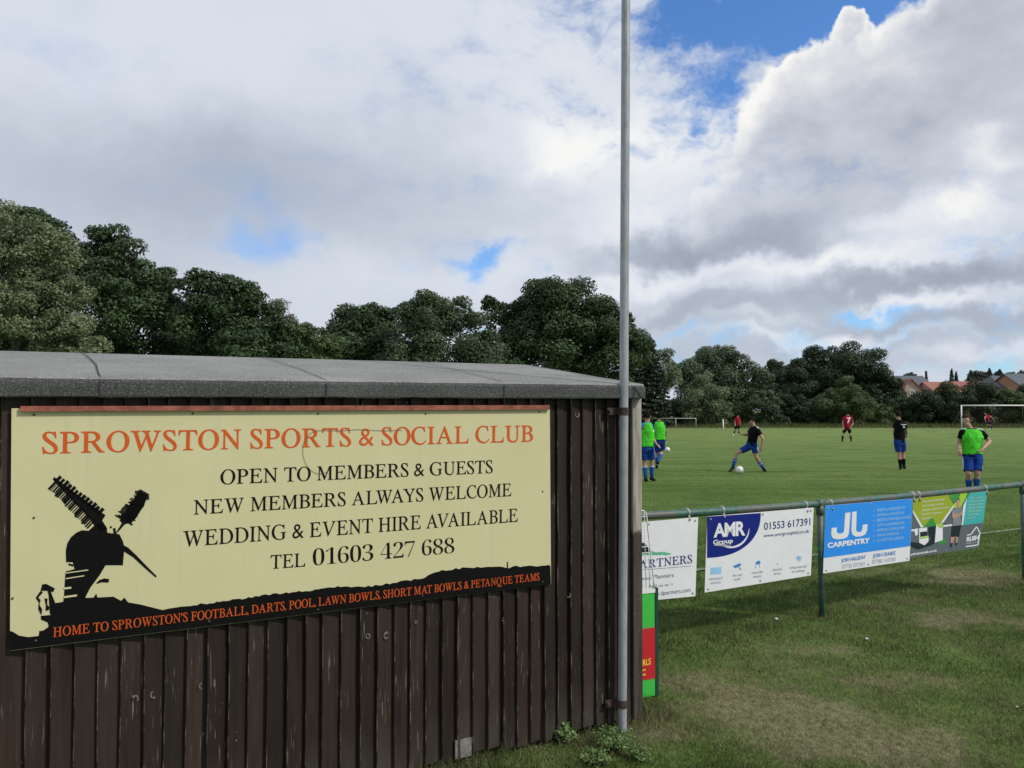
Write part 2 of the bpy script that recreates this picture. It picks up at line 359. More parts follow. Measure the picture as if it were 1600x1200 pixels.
def mat_ground():
    m, N, b = material('turf'); P = objc(N)
    w = N.n('ShaderNodeAttribute', attribute_name='wear').outputs['Fac']
    y = N.n('ShaderNodeSeparateXYZ', {0: P}).outputs[1]
    n1 = N.noise(P, 0.16, 6, 0.62).outputs[0]
    n2 = N.noise(P, 2.2, 6, 0.65).outputs[0]
    n3 = N.noise(N.vm('MULTIPLY', P, (1, 0.6, 1)).outputs[0], 26, 5, 0.7).outputs[0]
    band = N.noise(N.vm('MULTIPLY', P, (0.02, 0.30, 1)).outputs[0], 1.0, 4, 0.6).outputs[0]
    c = N.mix(N.mr(n2, 0.3, 0.7, 0, 1), (0.044, 0.096, 0.013), (0.096, 0.166, 0.028))
    c = N.mix(N.mr(n1, 0.35, 0.68, 0, 0.6), c, (0.105, 0.155, 0.034))
    c = N.mix(N.mr(band, 0.42, 0.60, 0, 0.42), c, (0.145, 0.20, 0.060))
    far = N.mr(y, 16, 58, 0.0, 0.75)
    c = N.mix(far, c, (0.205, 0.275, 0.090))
    blk = N.noise(N.vm('MULTIPLY', P, (0.35, 0.9, 1)).outputs[0], 1.0, 6, 0.7).outputs[0]
    c = N.mix(N.mr(blk, 0.36, 0.5, 0.65, 0), c, (0.042, 0.088, 0.014))
    c = N.mix(N.mr(blk, 0.54, 0.68, 0, 0.5), c, (0.18, 0.225, 0.08))
    edge = N.mr(N.m('ADD', y, N.m('MULTIPLY', n1, 14)), 78, 90, 0, 0.7)
    c = N.mix(edge, c, (0.16, 0.155, 0.07))
    n3b = N.noise(N.vm('MULTIPLY', P, (1, 0.5, 1)).outputs[0], 7, 5, 0.7).outputs[0]
    c = N.mix(N.mr(n3, 0.36, 0.52, 0.45, 0), c, (0.03, 0.055, 0.015))
    c = N.mix(N.mr(n3b, 0.36, 0.50, 0.28, 0), c, (0.035, 0.07, 0.02))
    c = N.mix(N.mr(n3, 0.60, 0.74, 0, 0.5), c, (0.20, 0.22, 0.10))
    dirt = N.mix(N.mr(n3, 0.35, 0.65, 0, 1), (0.10, 0.085, 0.050), (0.27, 0.225, 0.145))
    wf = N.mr(N.m('ADD', w, N.m('MULTIPLY', N.m('SUBTRACT', n2, 0.5), 1.6)), 0.35, 0.95, 0, 0.62, 'SMOOTHSTEP')
    c = N.mix(wf, c, dirt)
    N.t.links.new(c, b.inputs['Base Color']); b.inputs['Roughness'].default_value = 0.95; b.inputs['Specular IOR Level'].default_value = 0.1
    h = N.m('ADD', n3, N.m('MULTIPLY', n2, 1.5))
    bp = N.n('ShaderNodeBump', {'Height': h, 'Strength': 0.7, 'Distance': 0.03}); N.t.links.new(bp.outputs[0], b.inputs['Normal'])
    return m

def mat_cream():
    m, N, b = material('cream_sign'); P = objc(N)
    bl = N.noise(P, 2.0, 5, 0.6).outputs[0]; st = N.noise(N.vm('MULTIPLY', P, (26, 26, 1.1)).outputs[0], 1.0, 4, 0.6).outputs[0]; sp = N.noise(P, 48, 3, .6).outputs[0]
    c = N.mix(N.mr(bl, .3, .7, 0, 1), (0.575, 0.535, 0.315), (0.625, 0.580, 0.350))
    c = N.mix(N.m('MULTIPLY', N.mr(st, .52, .72, 0, .22), N.mr(bl, .4, .6, .2, 1)), c, (0.40, 0.38, 0.24))
    c = N.mix(N.mr(sp, .70, .78, 0, .25), c, (0.30, 0.27, 0.17))
    N.t.links.new(c, b.inputs['Base Color']); b.inputs['Roughness'].default_value = .45; b.inputs['Specular IOR Level'].default_value = .15
    bp = N.n('ShaderNodeBump', {'Height': N.noise(P, 1.6, 2, .5).outputs[0], 'Strength': .5, 'Distance': .02}); N.t.links.new(bp.outputs[0], b.inputs['Normal'])
    return m
M = dict(
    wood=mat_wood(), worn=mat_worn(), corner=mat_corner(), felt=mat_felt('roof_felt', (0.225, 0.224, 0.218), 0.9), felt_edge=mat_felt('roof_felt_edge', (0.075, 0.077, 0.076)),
    tar=simple('tar_seam', (0.03, 0.03, 0.03), 0.8), rail=mat_rail(), steel=mat_steel(), turf=mat_ground(),
    cream=mat_cream(), footer=simple('faded_orange_ink', (0.55, 0.09, 0.02), .6, spec=.1), orange=simple('orange_ink', (0.62, 0.10, 0.02), 0.5, 0.05, spec=.12),
    black=simple('black_ink', (0.004, 0.004, 0.004), 0.6, 0.1, spec=.12), batten=simple('red_batten', (0.27, 0.085, 0.055), 0.7, 0.45, 18, bump=.3),
    paleb=simple('pale_batten_edge', (0.62, 0.5, 0.4), 0.8), screw=simple('screw_head', (0.10, 0.10, 0.07), 0.5, metal=0.5),
    bracket=simple('rusty_bracket', (0.05, 0.035, 0.032), 0.7, 0.4, 30), galv=simple('clip_zinc', (0.33, 0.33, 0.33), 0.5, 0.25, 40, metal=.3),
    white=simple('banner_white', (0.74, 0.75, 0.78), 0.4, 0.04, 3, bump=.5, bscale=5), navy=simple('banner_navy', (0.012, 0.022, 0.19), 0.4, .05, bump=.5, bscale=5, spec=.12), ink=simple('ink_navy', (0.03, 0.045, 0.17), 0.5, spec=.12),
    grey=simple('ink_grey', (0.36, 0.38, 0.42), 0.5, spec=.12), sky=simple('banner_blue', (0.035, 0.27, 0.80), 0.4, .05, bump=.5, bscale=5, spec=.12), pale_blue=simple('icon_pale_blue', (0.30, 0.55, 0.85), 0.5), mid_blue=simple('icon_blue', (0.05, 0.2, 0.55), 0.5),
    swoosh=simple('banner_green_swoosh', (0.10, 0.42, 0.27), 0.5, 0.3, 60), dkgreen=simple('dark_green_frame', (0.012, 0.055, 0.035), 0.5),
    sgreen=simple('sign_green', (0.06, 0.50, 0.075), 0.4, .04), sred=simple('sign_red', (0.52, 0.022, 0.03), 0.4, .04), yellow=simple('sign_yellow', (0.85, 0.55, 0.04), 0.5),
    edge_red=simple('banner_edge', (0.42, 0.2, 0.17), 0.6), wire=simple('white_wire', (0.75, 0.76, 0.76), 0.5),
    rgrey=simple('rush_grey', (0.115, 0.135, 0.155), 0.45, .05, bump=.5, bscale=5, spec=.12), olive=simple('rush_olive', (0.30, 0.37, 0.022), 0.45, .05), lime=simple('rush_lime', (0.33, 0.60, 0.03), 0.45), mgreen=simple('rush_green', (0.04, 0.27, 0.05), 0.45), teal=simple('rush_teal', (0.05, 0.40, 0.40), 0.45, .05), pgreen=simple('rush_pale', (0.45, 0.58, 0.55), 0.5), dk=simple('print_dark', (0.02, 0.03, 0.035), 0.5, spec=.12), pskin=simple('print_skin', (0.45, 0.27, 0.2), 0.5), pshirt=simple('print_shirt', (0.2, 0.22, 0.25), 0.5),
)

# ------------------------------------------------------------------ text
FONT_CACHE = {}
def text_tris(body, serif=False, weight=0.0, spacing=1.0):
    key = (body, serif, weight, spacing)
    if key in FONT_CACHE: return FONT_CACHE[key]
    if serif and len(body) > 1:
        V, T, x, prev = [], [], 0.0, ''
        for ch in body:
            if ch == ' ': x += .31; prev = ''; continue
            w = -.019 if ch.isdigit() else (-.002 if ch in '&,' else weight)
            v, t = text_tris(ch, True, w); x0 = min(q.x for q in v); x1 = max(q.x for q in v)
            gap = .055 * spacing
            if prev and ((prev in 'AL' and ch in 'VWTY') or (prev in 'VWTYP' and ch == 'A')): gap -= .13
            elif prev and (prev in 'VWTYAOCDG' and ch in 'OCGVWTYA'): gap -= .03
            if prev == '' : gap = 0
            if ch in ',\u2019': gap = .02
            x += gap; b = len(V); V += [Vector((q.x - x0 + x, q.y, 0)) for q in v]; T += [tuple(i + b for i in f) for f in t]; x += x1 - x0; prev = ch
        FONT_CACHE[key] = (V, T); return V, T
    s = ''
    digits = serif and any(c.isdigit() for c in body)
    for ch in body:
        if serif and 'A' <= ch <= 'Z': s += chr(0x1D434 + ord(ch) - 65)
        elif serif and ch.isdigit(): s += chr(0x1D7CE + int(ch))
        else: s += ch
    c = bpy.data.curves.new('tmp', 'FONT'); c.body = s; c.size = 1; c.resolution_u = 4; c.offset = weight; c.space_character = spacing
    if serif and not digits and body.isalpha(): c.shear = {'A': -.42, 'V': -.33, 'W': -.31, 'Y': -.30}.get(body, -.25)
    o = bpy.data.objects.new('tmp', c); COL.objects.link(o)
    dg = bpy.context.evaluated_depsgraph_get(); me = bpy.data.meshes.new_from_object(o.evaluated_get(dg))
    me.calc_loop_triangles()
    V = [Vector(v.co) for v in me.vertices]; T = [tuple(t.vertices) for t in me.loop_triangles]
    bpy.data.objects.remove(o); bpy.data.curves.remove(c); bpy.data.meshes.remove(me)
    FONT_CACHE[key] = (V, T); return V, T
CAPH = {}
def cap_height(serif, weight, digits=False):
    k = (serif, weight, digits)
    if k not in CAPH:
        V, T = text_tris('0' if digits else 'H', serif, weight); CAPH[k] = (min(v.y for v in V), max(v.y for v in V))
    return CAPH[k]
def put_text(mb, plane, body, bl, br, tl, tr, off, serif=False, weight=0.0, spacing=1.0):
    """text whose baseline runs bl->br and cap line tl->tr (photo pixels) laid onto a plane"""
    mb.mark(); V, T = text_tris(body, serif, weight, spacing)
    x0, x1 = min(v.x for v in V), max(v.x for v in V)
    y0, y1 = cap_height(serif, weight, serif and body[0].isdigit())
    q = [plane.hit(*p, off) for p in (bl, br, tl, tr)]
    vs = []
    for v in V:
        s = (v.x - x0) / (x1 - x0); t = (v.y - y0) / (y1 - y0)
        vs.append((q[0].lerp(q[1], s)).lerp(q[2].lerp(q[3], s), t))
    mb.add(vs, T)
def put_poly(mb, plane, pts, off):
    b = bmesh.new(); vs = [b.verts.new(plane.hit(*p, off)) for p in pts]
    f = b.faces.new(vs); f.normal_update(); r = bmesh.ops.triangulate(b, faces=[f], ngon_method='EAR_CLIP'); b.verts.index_update()
    mb.add([v.co.copy() for v in b.verts], [tuple(v.index for v in f.verts) for f in b.faces]); b.free()
def put_line(mb, plane, pts, w, off):
    for (x0, y0), (x1, y1) in zip(pts[:-1], pts[1:]):
        d = math.hypot(x1 - x0, y1 - y0) or 1; nx, ny = -(y1 - y0) / d * w / 2, (x1 - x0) / d * w / 2
        put_poly(mb, plane, [(x0 + nx, y0 + ny), (x0 - nx, y0 - ny), (x1 - nx, y1 - ny), (x1 + nx, y1 + ny)], off)

# ------------------------------------------------------------------ ground
WALL = Plane(ground(1001, 1127), rad(27.5))
FENCE = Plane(ground(1283, 963), rad(28.9))
def build_ground():
    xs = np.unique(np.concatenate([np.linspace(-900, -30, 14), np.linspace(-30, -2, 20), np.arange(-2, 10, 0.07), np.linspace(10, 40, 20), np.linspace(40, 900, 14)]))
    ys = np.unique(np.concatenate([np.linspace(-200, 1, 10), np.arange(1, 13.5, 0.07), np.linspace(13.5, 40, 22), np.linspace(40, 110, 18), np.linspace(110, 1500, 14)]))
    nx, ny = len(xs), len(ys)
    X, Y = np.meshgrid(xs, ys); V = np.zeros((nx * ny, 3)); V[:, 0] = X.ravel(); V[:, 1] = Y.ravel()
    patches = [(1105, 1065, .55, .35, .8), (1230, 1130, .5, .28, 1.0), (1180, 1100, .35, .25, .8), (1330, 1165, .6, .25, .9), (1420, 1190, .5, .2, .8), (1290, 1012, .5, .12, .8), (1240, 1035, .3, .15, .6), (1560, 962, .9, .35, 1.2), (1490, 975, .6, .25, .8), (1400, 1055, .3, .2, .7), (1490, 1080, .5, .3, .5),
               (1480, 893, .8, .3, 1.5), (1530, 905, .5, .25, 1.2), (1280, 1175, .6, .2, .7), (1560, 1150, .5, .3, .4), (1310, 1060, .7, .4, .4), (1020, 1160, .3, .2, .6), (1450, 1130, .9, .4, .35), (1250, 900, 1.0, .15, .3)]
    pc = [(ground(p[0], p[1]), p[2], p[3], p[4]) for p in patches]
    wear = np.zeros(nx * ny); sel = (V[:, 0] > -2) & (V[:, 0] < 10) & (V[:, 1] > 1) & (V[:, 1] < 13.5)
    for c, sx, sy, w in pc:
        wear += .58 * w * np.exp(-((V[:, 0] - c.x) / sx) ** 2 - ((V[:, 1] - c.y) / (sy * 1.3)) ** 2)
    idx = np.where(sel)[0]
    for i in idx:
        p = V[i]; nn = mnoise.fractal(Vector((p[0] * 1.3, p[1] * 1.6, 0.3)), .8, 2.0, 5)
        wear[i] = wear[i] * (1 + 0.7 * nn) + 0.36 * nn + .04
        fade = min(1, (p[1] - 1) / 1, (13.5 - p[1]) / 2, (p[0] + 2) / 1, (10 - p[0]) / 1)
        V[i, 2] = (mnoise.fractal(Vector((p[0] * 1.1 + 7, p[1] * 1.1, 1.3)), 1.0, 2.0, 3) * 0.012 - 0.012) * max(0, fade)
    hole = ground(1490, 897); d2 = ((V[:, 0] - hole.x) / .35) ** 2 + ((V[:, 1] - hole.y) / .2) ** 2
    V[:, 2] -= 0.05 * np.exp(-d2)
    i = np.arange(nx - 1); j = np.arange(ny - 1); I, J = np.meshgrid(i, j); a = (J * nx + I).ravel()
    Fq = np.stack([a, a + 1, a + nx + 1, a + nx], 1)
    o = np_mesh('ground', V, Fq, 4, M['turf'], smooth=True)
    at = o.data.attributes.new('wear', 'FLOAT', 'POINT'); at.data.foreach_set('value', wear.astype(np.float32))
    tag(o, kind='structure')
    return xs, ys, wear.reshape(ny, nx), V[:, 2].reshape(ny, nx)
GX, GY, GW, GZ = build_ground()
def gsample(G, x, y):
    i = np.clip(np.searchsorted(GX, x) - 1, 0, len(GX) - 2); j = np.clip(np.searchsorted(GY, y) - 1, 0, len(GY) - 2)
    fx = (x - GX[i]) / (GX[i + 1] - GX[i]); fy = (y - GY[j]) / (GY[j + 1] - GY[j])
    return (G[j, i] * (1 - fx) + G[j, i + 1] * fx) * (1 - fy) + (G[j + 1, i] * (1 - fx) + G[j + 1, i + 1] * fx) * fy
def blades(name, x, y, z, h, w, midx, mats, lean=0.5):
    n = len(x); th = RNG.uniform(0, 2 * math.pi, n); ph = RNG.uniform(0, 2 * math.pi, n); L = RNG.uniform(0.05, lean, n) * h * 1.6
    V = np.zeros((n, 3, 3)); bx, by = np.cos(th) * w / 2, np.sin(th) * w / 2
    V[:, 0] = np.stack([x - bx, y - by, z - 0.004], 1); V[:, 1] = np.stack([x + bx, y + by, z - 0.004], 1)
    V[:, 2] = np.stack([x + np.cos(ph) * L, y + np.sin(ph) * L, z + h], 1)
    return np_mesh(name, V.reshape(-1, 3), np.arange(n * 3).reshape(n, 3), 3, mats, midx=midx)
def mat_blade(name, a, b):
    m, N, bs = material(name); rnd = N.n('ShaderNodeNewGeometry').outputs['Random Per Island']
    c = N.mix(rnd, a, b); N.t.links.new(c, bs.inputs['Base Color']); bs.inputs['Roughness'].default_value = 0.7; bs.inputs['Specular IOR Level'].default_value = 0.2
    tr = N.n('ShaderNodeBsdfTranslucent', {0: c}); mx = N.n('ShaderNodeMixShader', {0: 0.25, 1: bs.outputs[0], 2: tr.outputs[0]})
    out = [n for n in N.t.nodes if n.type == 'OUTPUT_MATERIAL'][0]; N.t.links.new(mx.outputs[0], out.inputs[0]); return m
BL = [mat_blade('grass_green', (0.037, 0.080, 0.013), (0.082, 0.140, 0.029)), mat_blade('grass_olive', (0.070, 0.088, 0.028), (0.135, 0.148, 0.055)), mat_blade('grass_straw', (0.15, 0.12, 0.07), (0.31, 0.26, 0.16)), mat_blade('grass_deep', (0.020, 0.048, 0.009), (0.050, 0.095, 0.020))]
def build_grass():
    n = 640000
    y = 3.6 + (13.0 - 3.6) * RNG.random(n) ** 1.6; x = RNG.uniform(-1.2, 9.3, n)
    keep = (np.abs(x) < y * 0.68 + 0.3)
    u = (x - WALL.P0.x) * WALL.U.x + (y - WALL.P0.y) * WALL.U.y; nn = (x - WALL.P0.x) * WALL.N.x + (y - WALL.P0.y) * WALL.N.y
    keep &= ~((nn < 0.0) & (u < 0.03)) & ~((u < -2.5) & (nn < .3))
    keep &= RNG.random(n) < np.clip((13.2 - y) / 4.5, 0, 1); w = gsample(GW, x, y); keep &= RNG.random(n) > np.clip(w * 0.7 - 0.25, 0, 0.4)
    clump = np.array([mnoise.noise(Vector((a * 3.1, b * 3.1, 5.0))) for a, b in zip(x[keep][:], y[keep][:])])
    x, y, w, nn, u = x[keep], y[keep], w[keep], nn[keep], u[keep]; z = gsample(GZ, x, y); n = len(x)
    near_wall = np.exp(-np.abs(nn) / 0.16) * (u < 0.3)
    fl = np.abs((x - FENCE.P0.x) * FENCE.N.x + (y - FENCE.P0.y) * FENCE.N.y); near_f = np.exp(-fl / .10) * .8 + (RNG.random(n) < .05) * RNG.uniform(.4, 1.6, n)
    h = RNG.uniform(0.012, 0.034, n) * (1 + 0.7 * clump) * (1 - 0.4 * np.clip(w, 0, 1)) * (1 + 1.6 * near_wall + near_f)
    wd = RNG.uniform(0.0025, 0.005, n) * (0.7 + y / 12)
    r = RNG.random(n); s = np.clip(w * 1.1 + 0.12, 0.06, 0.85)
    mi = np.where(r < s, 2, np.where(r < s + 0.24, 1, np.where(clump + RNG.normal(0, .3, n) > 0.15, 3, 0)))
    o = blades('grass', x, y, z, h, wd, mi, BL, 0.9); tag(o, 'short patchy turf with straw coloured wear by the rail', 'grass', kind='stuff')
    # taller tufts further out on the pitch
    n = 70000; y = 11 + RNG.exponential(6.0, n); x = RNG.uniform(-.02, 1, n) * (y * .70 + 1); x = np.where(RNG.random(n) < .03, -x * .1, x)
    cl = np.array([mnoise.noise(Vector((a * .9, b * 2.2, 8.0))) for a, b in zip(x, y)])
    h = RNG.uniform(.006, .022, n) * (1 + .5 * cl); wd = RNG.uniform(.006, .014, n) * y / 18; r = RNG.random(n) + .3 * cl
    mi = np.where(r < .08, 2, np.where(r < .45, 1, 0))
    o = blades('pitch_grass', x, y, np.zeros(n), h, wd, mi, BL, 0.9); tag(o, 'mown green turf of the football pitch', 'grass', kind='stuff')
    # rough grass along the far edge of the pitch
    n = 45000; x = RNG.uniform(-20, 75, n); y = RNG.uniform(80, 93, n)
    h = RNG.uniform(0.10, 0.55, n) * np.clip((y - 79) / 8, 0.2, 1); wd = RNG.uniform(0.03, 0.09, n)
    r = RNG.random(n); mi = np.where(r < 0.5, 1, np.where(r < 0.62, 2, np.where(r < .8, 3, 0)))
    o = blades('rough_grass', x, y, np.zeros(n), h, wd, mi, BL, 0.5); tag(o, 'tall unmown grass along the far edge of the pitch', 'grass', kind='stuff')
build_grass()
def build_touchline():
    c = ground(1570, 829); mb = MB(); U = FENCE.U; N_ = FENCE.N
    for k in range(-60, 260):
        a = k * 0.25; p = c + U * a; q = c + U * (a + 0.25)
        mb.add([Vector((p.x, p.y, .002)) - N_ * .045, Vector((q.x, q.y, .002)) - N_ * .045, Vector((q.x, q.y, .002)) + N_ * .045, Vector((p.x, p.y, .002)) + N_ * .045], [(0, 1, 2, 3)])
    m, N, b = material('faded_line_paint'); P = objc(N)
    f = N.mr(N.noise(P, 30, 4, 0.7).outputs[0], 0.42, 0.6, 0, 0.7); N.t.links.new(N.mix(f, (0.075, 0.13, 0.035), (0.33, 0.36, 0.26)), b.inputs['Base Color']); b.inputs['Roughness'].default_value = 0.9
    tag(mb.build('touchline', m), kind='structure')
build_touchline()

# ------------------------------------------------------------------ shed
def build_shed():
    T = empty('shed', WALL.pt(-2.2, -1.4, 0), 'low dark brown timber shed with grey felt roof and big cream sign', 'shed')
    # cladding boards, left edge proud
    ex = [-45, -5, 42, 81, 117, 154, 189, 226, 257, 291, 323, 356, 387, 416, 447, 476, 502, 531, 560, 587, 613, 638, 663, 688, 712, 736, 760, 783, 805, 826, 847, 868, 888, 908, 928, 947, 965, 986]
    us = [WALL.uz(x, 1000)[0] for x in ex]
    u0 = us[0]
    while u0 > -4.3: u0 -= 0.1; us.insert(0, u0)
    mb = MB(); top = 1.99
    for i in range(len(us) - 1):
        a, b = us[i], us[i + 1] + 0.014; zb = 0.025 + random.uniform(-.012, .02); lean = random.uniform(-.004, .004); pr = random.uniform(.022, .036)
        segs = 7; rows = []
        for k in range(segs + 1):
            z = zb + (top - zb) * k / segs; wob = random.uniform(-.0022, .0022); l = a + lean * (k / segs - .5) + wob; cup = random.uniform(-.002, .002)
            rows.append([WALL.pt(l, -.012, z), WALL.pt(l, pr - .003, z), WALL.pt(l + .004, pr, z), WALL.pt(l + (b - a) * .5, pr * .62 + cup, z), WALL.pt(b + wob, .002, z), WALL.pt(b + wob, -.014, z)])
        n = 6; base = len(mb.v); mb.v += [p for r in rows for p in r]
        for k in range(segs):
            for j in range(n):
                q = (j + 1) % n; mb.f.append((base + k * n + j, base + k * n + q, base + (k + 1) * n + q, base + (k + 1) * n + j)); mb.mi.append(1 if j == 1 else 0)
        mb.f.append(tuple(base + j for j in range(n - 1, -1, -1))); mb.mi.append(0); mb.f.append(tuple(base + segs * n + j for j in range(n))); mb.mi.append(0)
    mb.build('wall', [M['wood'], M['worn']], T)
    # body behind, side and rear walls
    b = MB(); dp = 2.78
    def slab(ua, ub, na, nb, z0, z1): b.hexa([WALL.pt(u, n, z) for z in (z0, z1) for u, n in ((ua, na), (ub, na), (ub, nb), (ua, nb))])
    slab(-4.3, -0.02, -.022, -.06, .03, 1.98); slab(-.06, -.015, -.062, -dp, .03, 1.98); slab(-4.3, -4.25, -.062, -dp, .03, 1.98); slab(-4.3, -.02, -dp - .002, -dp - .04, .03, 1.98)
    b.build('side_wall', M['wood'], T)
    # corner board
    c = MB(); ua = WALL.uz(985.5, 900)[0]; ub = 0.0
    rows = []
    for k in range(9):
        z = 0.03 + (1.94 - .03) * k / 8; w = random.uniform(-.0015, .0015)
        rows.append([WALL.pt(ua + w, -.03, z), WALL.pt(ua + w, .024, z), WALL.pt(ua + .004 + w, .027, z), WALL.pt(ub - .004 + w * .6, .027, z), WALL.pt(ub + w * .6, .023, z), WALL.pt(ub + w * .6, -.06, z)])
    c.loft(rows); c.build('corner_board', M['corner'], T)
    # pale repair at the foot of the boards
    r = MB(); a = WALL.uz(708, 1175)[0]; d = WALL.uz(733, 1175)[0]
    r.hexa([WALL.pt(u, n, z) for z in (.03, .125) for u, n in ((a, .022), (d, .022), (d, .030), (a, .030))]); r.build('repair_patch', simple('bare_patch', (0.19, 0.185, 0.165), .8, .35, 40), T)
    # pale ring scars and knots on the boards
    scar = simple('scar_wood', (0.15, 0.125, 0.105), .85, .7, 90); rr0 = random.Random(9)
    for (px, py, rp) in ((212, 1091, 5.5), (239, 1086, 5.5), (315, 1072, 5), (575, 994, 4.5), (604, 993, 5.5), (650, 972, 3), (787, 968, 3), (902, 648, 4), (889, 930, 4)):
        k = MB(); c0 = rr0.uniform(0, 6); n_ = 11; off_ = .031; span = rr0.uniform(3.6, 6.0)
        for j in range(n_):
            a0, a1 = c0 + span * j / n_, c0 + span * (j + 1.05) / n_; r1 = rp * rr0.uniform(.95, 1.2); r0 = rp * rr0.uniform(.5, .72)
            put_poly(k, WALL, [(px + math.cos(a0) * r0 * .8, py + math.sin(a0) * r0), (px + math.cos(a0) * r1 * .8, py + math.sin(a0) * r1), (px + math.cos(a1) * r1 * .8, py + math.sin(a1) * r1), (px + math.cos(a1) * r0 * .8, py + math.sin(a1) * r0)], off_)
        k.build('knot', scar, T)
    # roof
    fo = .078                                   # overhang in front of boards
    uR = (lambda p: p[0])(WALL.uz(1008.5, 610, fo)); uL = -4.5
    zt_r = WALL.uz(1008, 600, fo)[1]; zt_l0 = WALL.uz(0, 587, fo); zb_r = WALL.uz(1008, 623, fo)[1]; zb_l0 = WALL.uz(0, 620, fo)
    def zlin(zr, l, u): return zr + (l[1] - zr) * (u - uR) / (l[0] - uR)
    def ridge(u):
        # ridge line through two photo points, on a plane 1.42 m behind the wall
        RP = Plane(WALL.pt(0, -1.42, 0), rad(27.5)); p = RP.uz(830, 570); q = RP.uz(0, 548)
        return p[1] + (q[1] - p[1]) * (u - p[0]) / (q[0] - p[0])
    rng = random.Random(3)
    rings = []; mu = 46
    prof_n = None
    for i in range(mu + 1):
        u = uL + (uR - uL) * i / mu; zt, zb, zr = zlin(zt_r, zt_l0, u), zlin(zb_r, zb_l0, u), ridge(u)
        w = lambda s=.003: rng.uniform(-s, s)
        sl = (zr - zt) / 1.47
        rings.append([WALL.pt(u, -.02, zb + .004), WALL.pt(u, fo - .004, zb + w(.002)), WALL.pt(u, fo, zb + .006 + w(.002)), WALL.pt(u, fo + w(.0015), (zt + zb) / 2), WALL.pt(u, fo - .002 + w(.001), zt - .022), WALL.pt(u, fo - .010, zt - .008 + w(.0015)),
                      WALL.pt(u, fo - .028, zt + .001), WALL.pt(u, fo - .4, zt + .37 * sl + w(.0015)), WALL.pt(u, fo - .9, zt + .87 * sl + w(.0015)), WALL.pt(u, -1.42, zr), WALL.pt(u, -2.84, zt), WALL.pt(u, -2.88, zb), WALL.pt(u, -2.7, zb), WALL.pt(u, -1.42, zr - .1)])
    rb = MB(); rb.loft(rings); n = len(rings[0])
    cnt = 0
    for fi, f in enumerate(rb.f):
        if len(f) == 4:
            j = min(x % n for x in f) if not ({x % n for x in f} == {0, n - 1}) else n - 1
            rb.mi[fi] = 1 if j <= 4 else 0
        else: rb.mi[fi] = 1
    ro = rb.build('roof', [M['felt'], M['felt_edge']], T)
    # felt lap seams on the roof
    s = MB()
    def seam(px_f, py_f, px_r, py_r, wd=.0032):
        s.mark()
        uf = WALL.uz(px_f, py_f, fo)[0]; RP = Plane(WALL.pt(0, -1.42, 0), rad(27.5)); ur = RP.uz(px_r, py_r)[0]
        prev = None
        for k in range(13):
            t = k / 12; nn = (fo - .028) + (-1.42 - fo + .028) * t; u = uf + (ur - uf) * t + rng.uniform(-.004, .004) + .02 * math.sin(t * 3.1)
            zt, zr = zlin(zt_r, zt_l0, u), ridge(u); tt = max(0, (fo - nn - .028)) / 1.447; z = zt + .001 + (zr - zt) * tt + .0035
            cur = (WALL.pt(u - wd, nn, z), WALL.pt(u + wd, nn, z))
            if prev: s.add([prev[0], prev[1], cur[1], cur[0]], [(0, 1, 2, 3)])
            prev = cur
        zt, zb = zlin(zt_r, zt_l0, uf), zlin(zb_r, zb_l0, uf)
        s.add([WALL.pt(uf - .003, fo + .004, zb), WALL.pt(uf + .003, fo + .004, zb), WALL.pt(uf + .003, fo + .003, zt - .014), WALL.pt(uf - .003, fo + .003, zt - .014)], [(0, 1, 2, 3)])
    seam(156, 590, 128, 553); seam(510, 595, 410, 560); seam(788, 598, 655, 567); seam(990, 600, 815, 570)
    s.build_each('felt_seam', M['tar'], T)
    # folded felt flap at the roof corner
    fl = MB(); a = WALL.uz(988, 601, fo)[0]; b2 = WALL.uz(1003, 622, fo)[0]
    fl.add([WALL.pt(a, fo + .004, zt_r - .012), WALL.pt(a + .012, fo + .004, zt_r - .012), WALL.pt(b2 + .006, fo + .004, zb_r + .004), WALL.pt(b2 - .006, fo + .004, zb_r + .004)], [(0, 1, 2, 3)]); fl.build('felt_fold', M['tar'], T)
    # --- club sign: fixed to the wall, a thing of its own
    off = .044
    S = empty('club_sign', WALL.hit(440, 1018, off), 'large cream club sign with orange and black lettering and windmill silhouette', 'sign')
    q = [WALL.hit(*p, off) for p in ((15.5, 1017), (861, 913), (859, 636), (18, 638))]
    NN = WALL.N; pm = MB(); pm.hexa([q[0] - NN * .006, q[1] - NN * .006, q[1], q[0], q[3] - NN * .006, q[2] - NN * .006, q[2], q[3]]); pm.build('panel', M['cream'], S)
    o1, o2 = off + .0015, off + .003
    Z = lambda x, y: (20 + x / 4.138, 720 + y / 4.138)
    hb = MB()
    hill = [(15.6, 1016.5)] + [Z(*p) for p in ((-18, 1100), (0, 1105), (40, 1130), (100, 1140), (168, 1132), (172, 1100), (196, 1098), (232, 1072), (226, 1045), (182, 1026), (182, 1002), (252, 996), (274, 920), (325, 912), (330, 890), (480, 886), (522, 884), (540, 858), (548, 884), (650, 878), (700, 905), (722, 884), (745, 915), (830, 930), (900, 948), (970, 965), (1010, 955), (1076, 945))]
    rr = random.Random(5); key = [(280, 948), (341, 941), (396, 933), (429, 928), (500, 921), (530, 917), (573, 917), (617, 911), (661, 903), (683, 893), (720, 888), (749, 886), (793, 887), (810, 885), (859.6, 884)]
    for (xa, ya), (xb, yb) in zip(key[:-1], key[1:]):
        m = max(2, int((xb - xa) / 5))
        for k in range(m): hill.append((xa + (xb - xa) * (k + .5) / m, ya + (yb - ya) * (k + .5) / m + rr.uniform(-1.6, 1.2)))
    hill.append((860, 884)); hill.append((860.8, 913)); put_poly(hb, WALL, hill, o1)
    put_line(hb, WALL, [(793, 890), (793, 878)], 1.6, o1 + .0004)
    hb.build('hill_silhouette', M['black'], S)
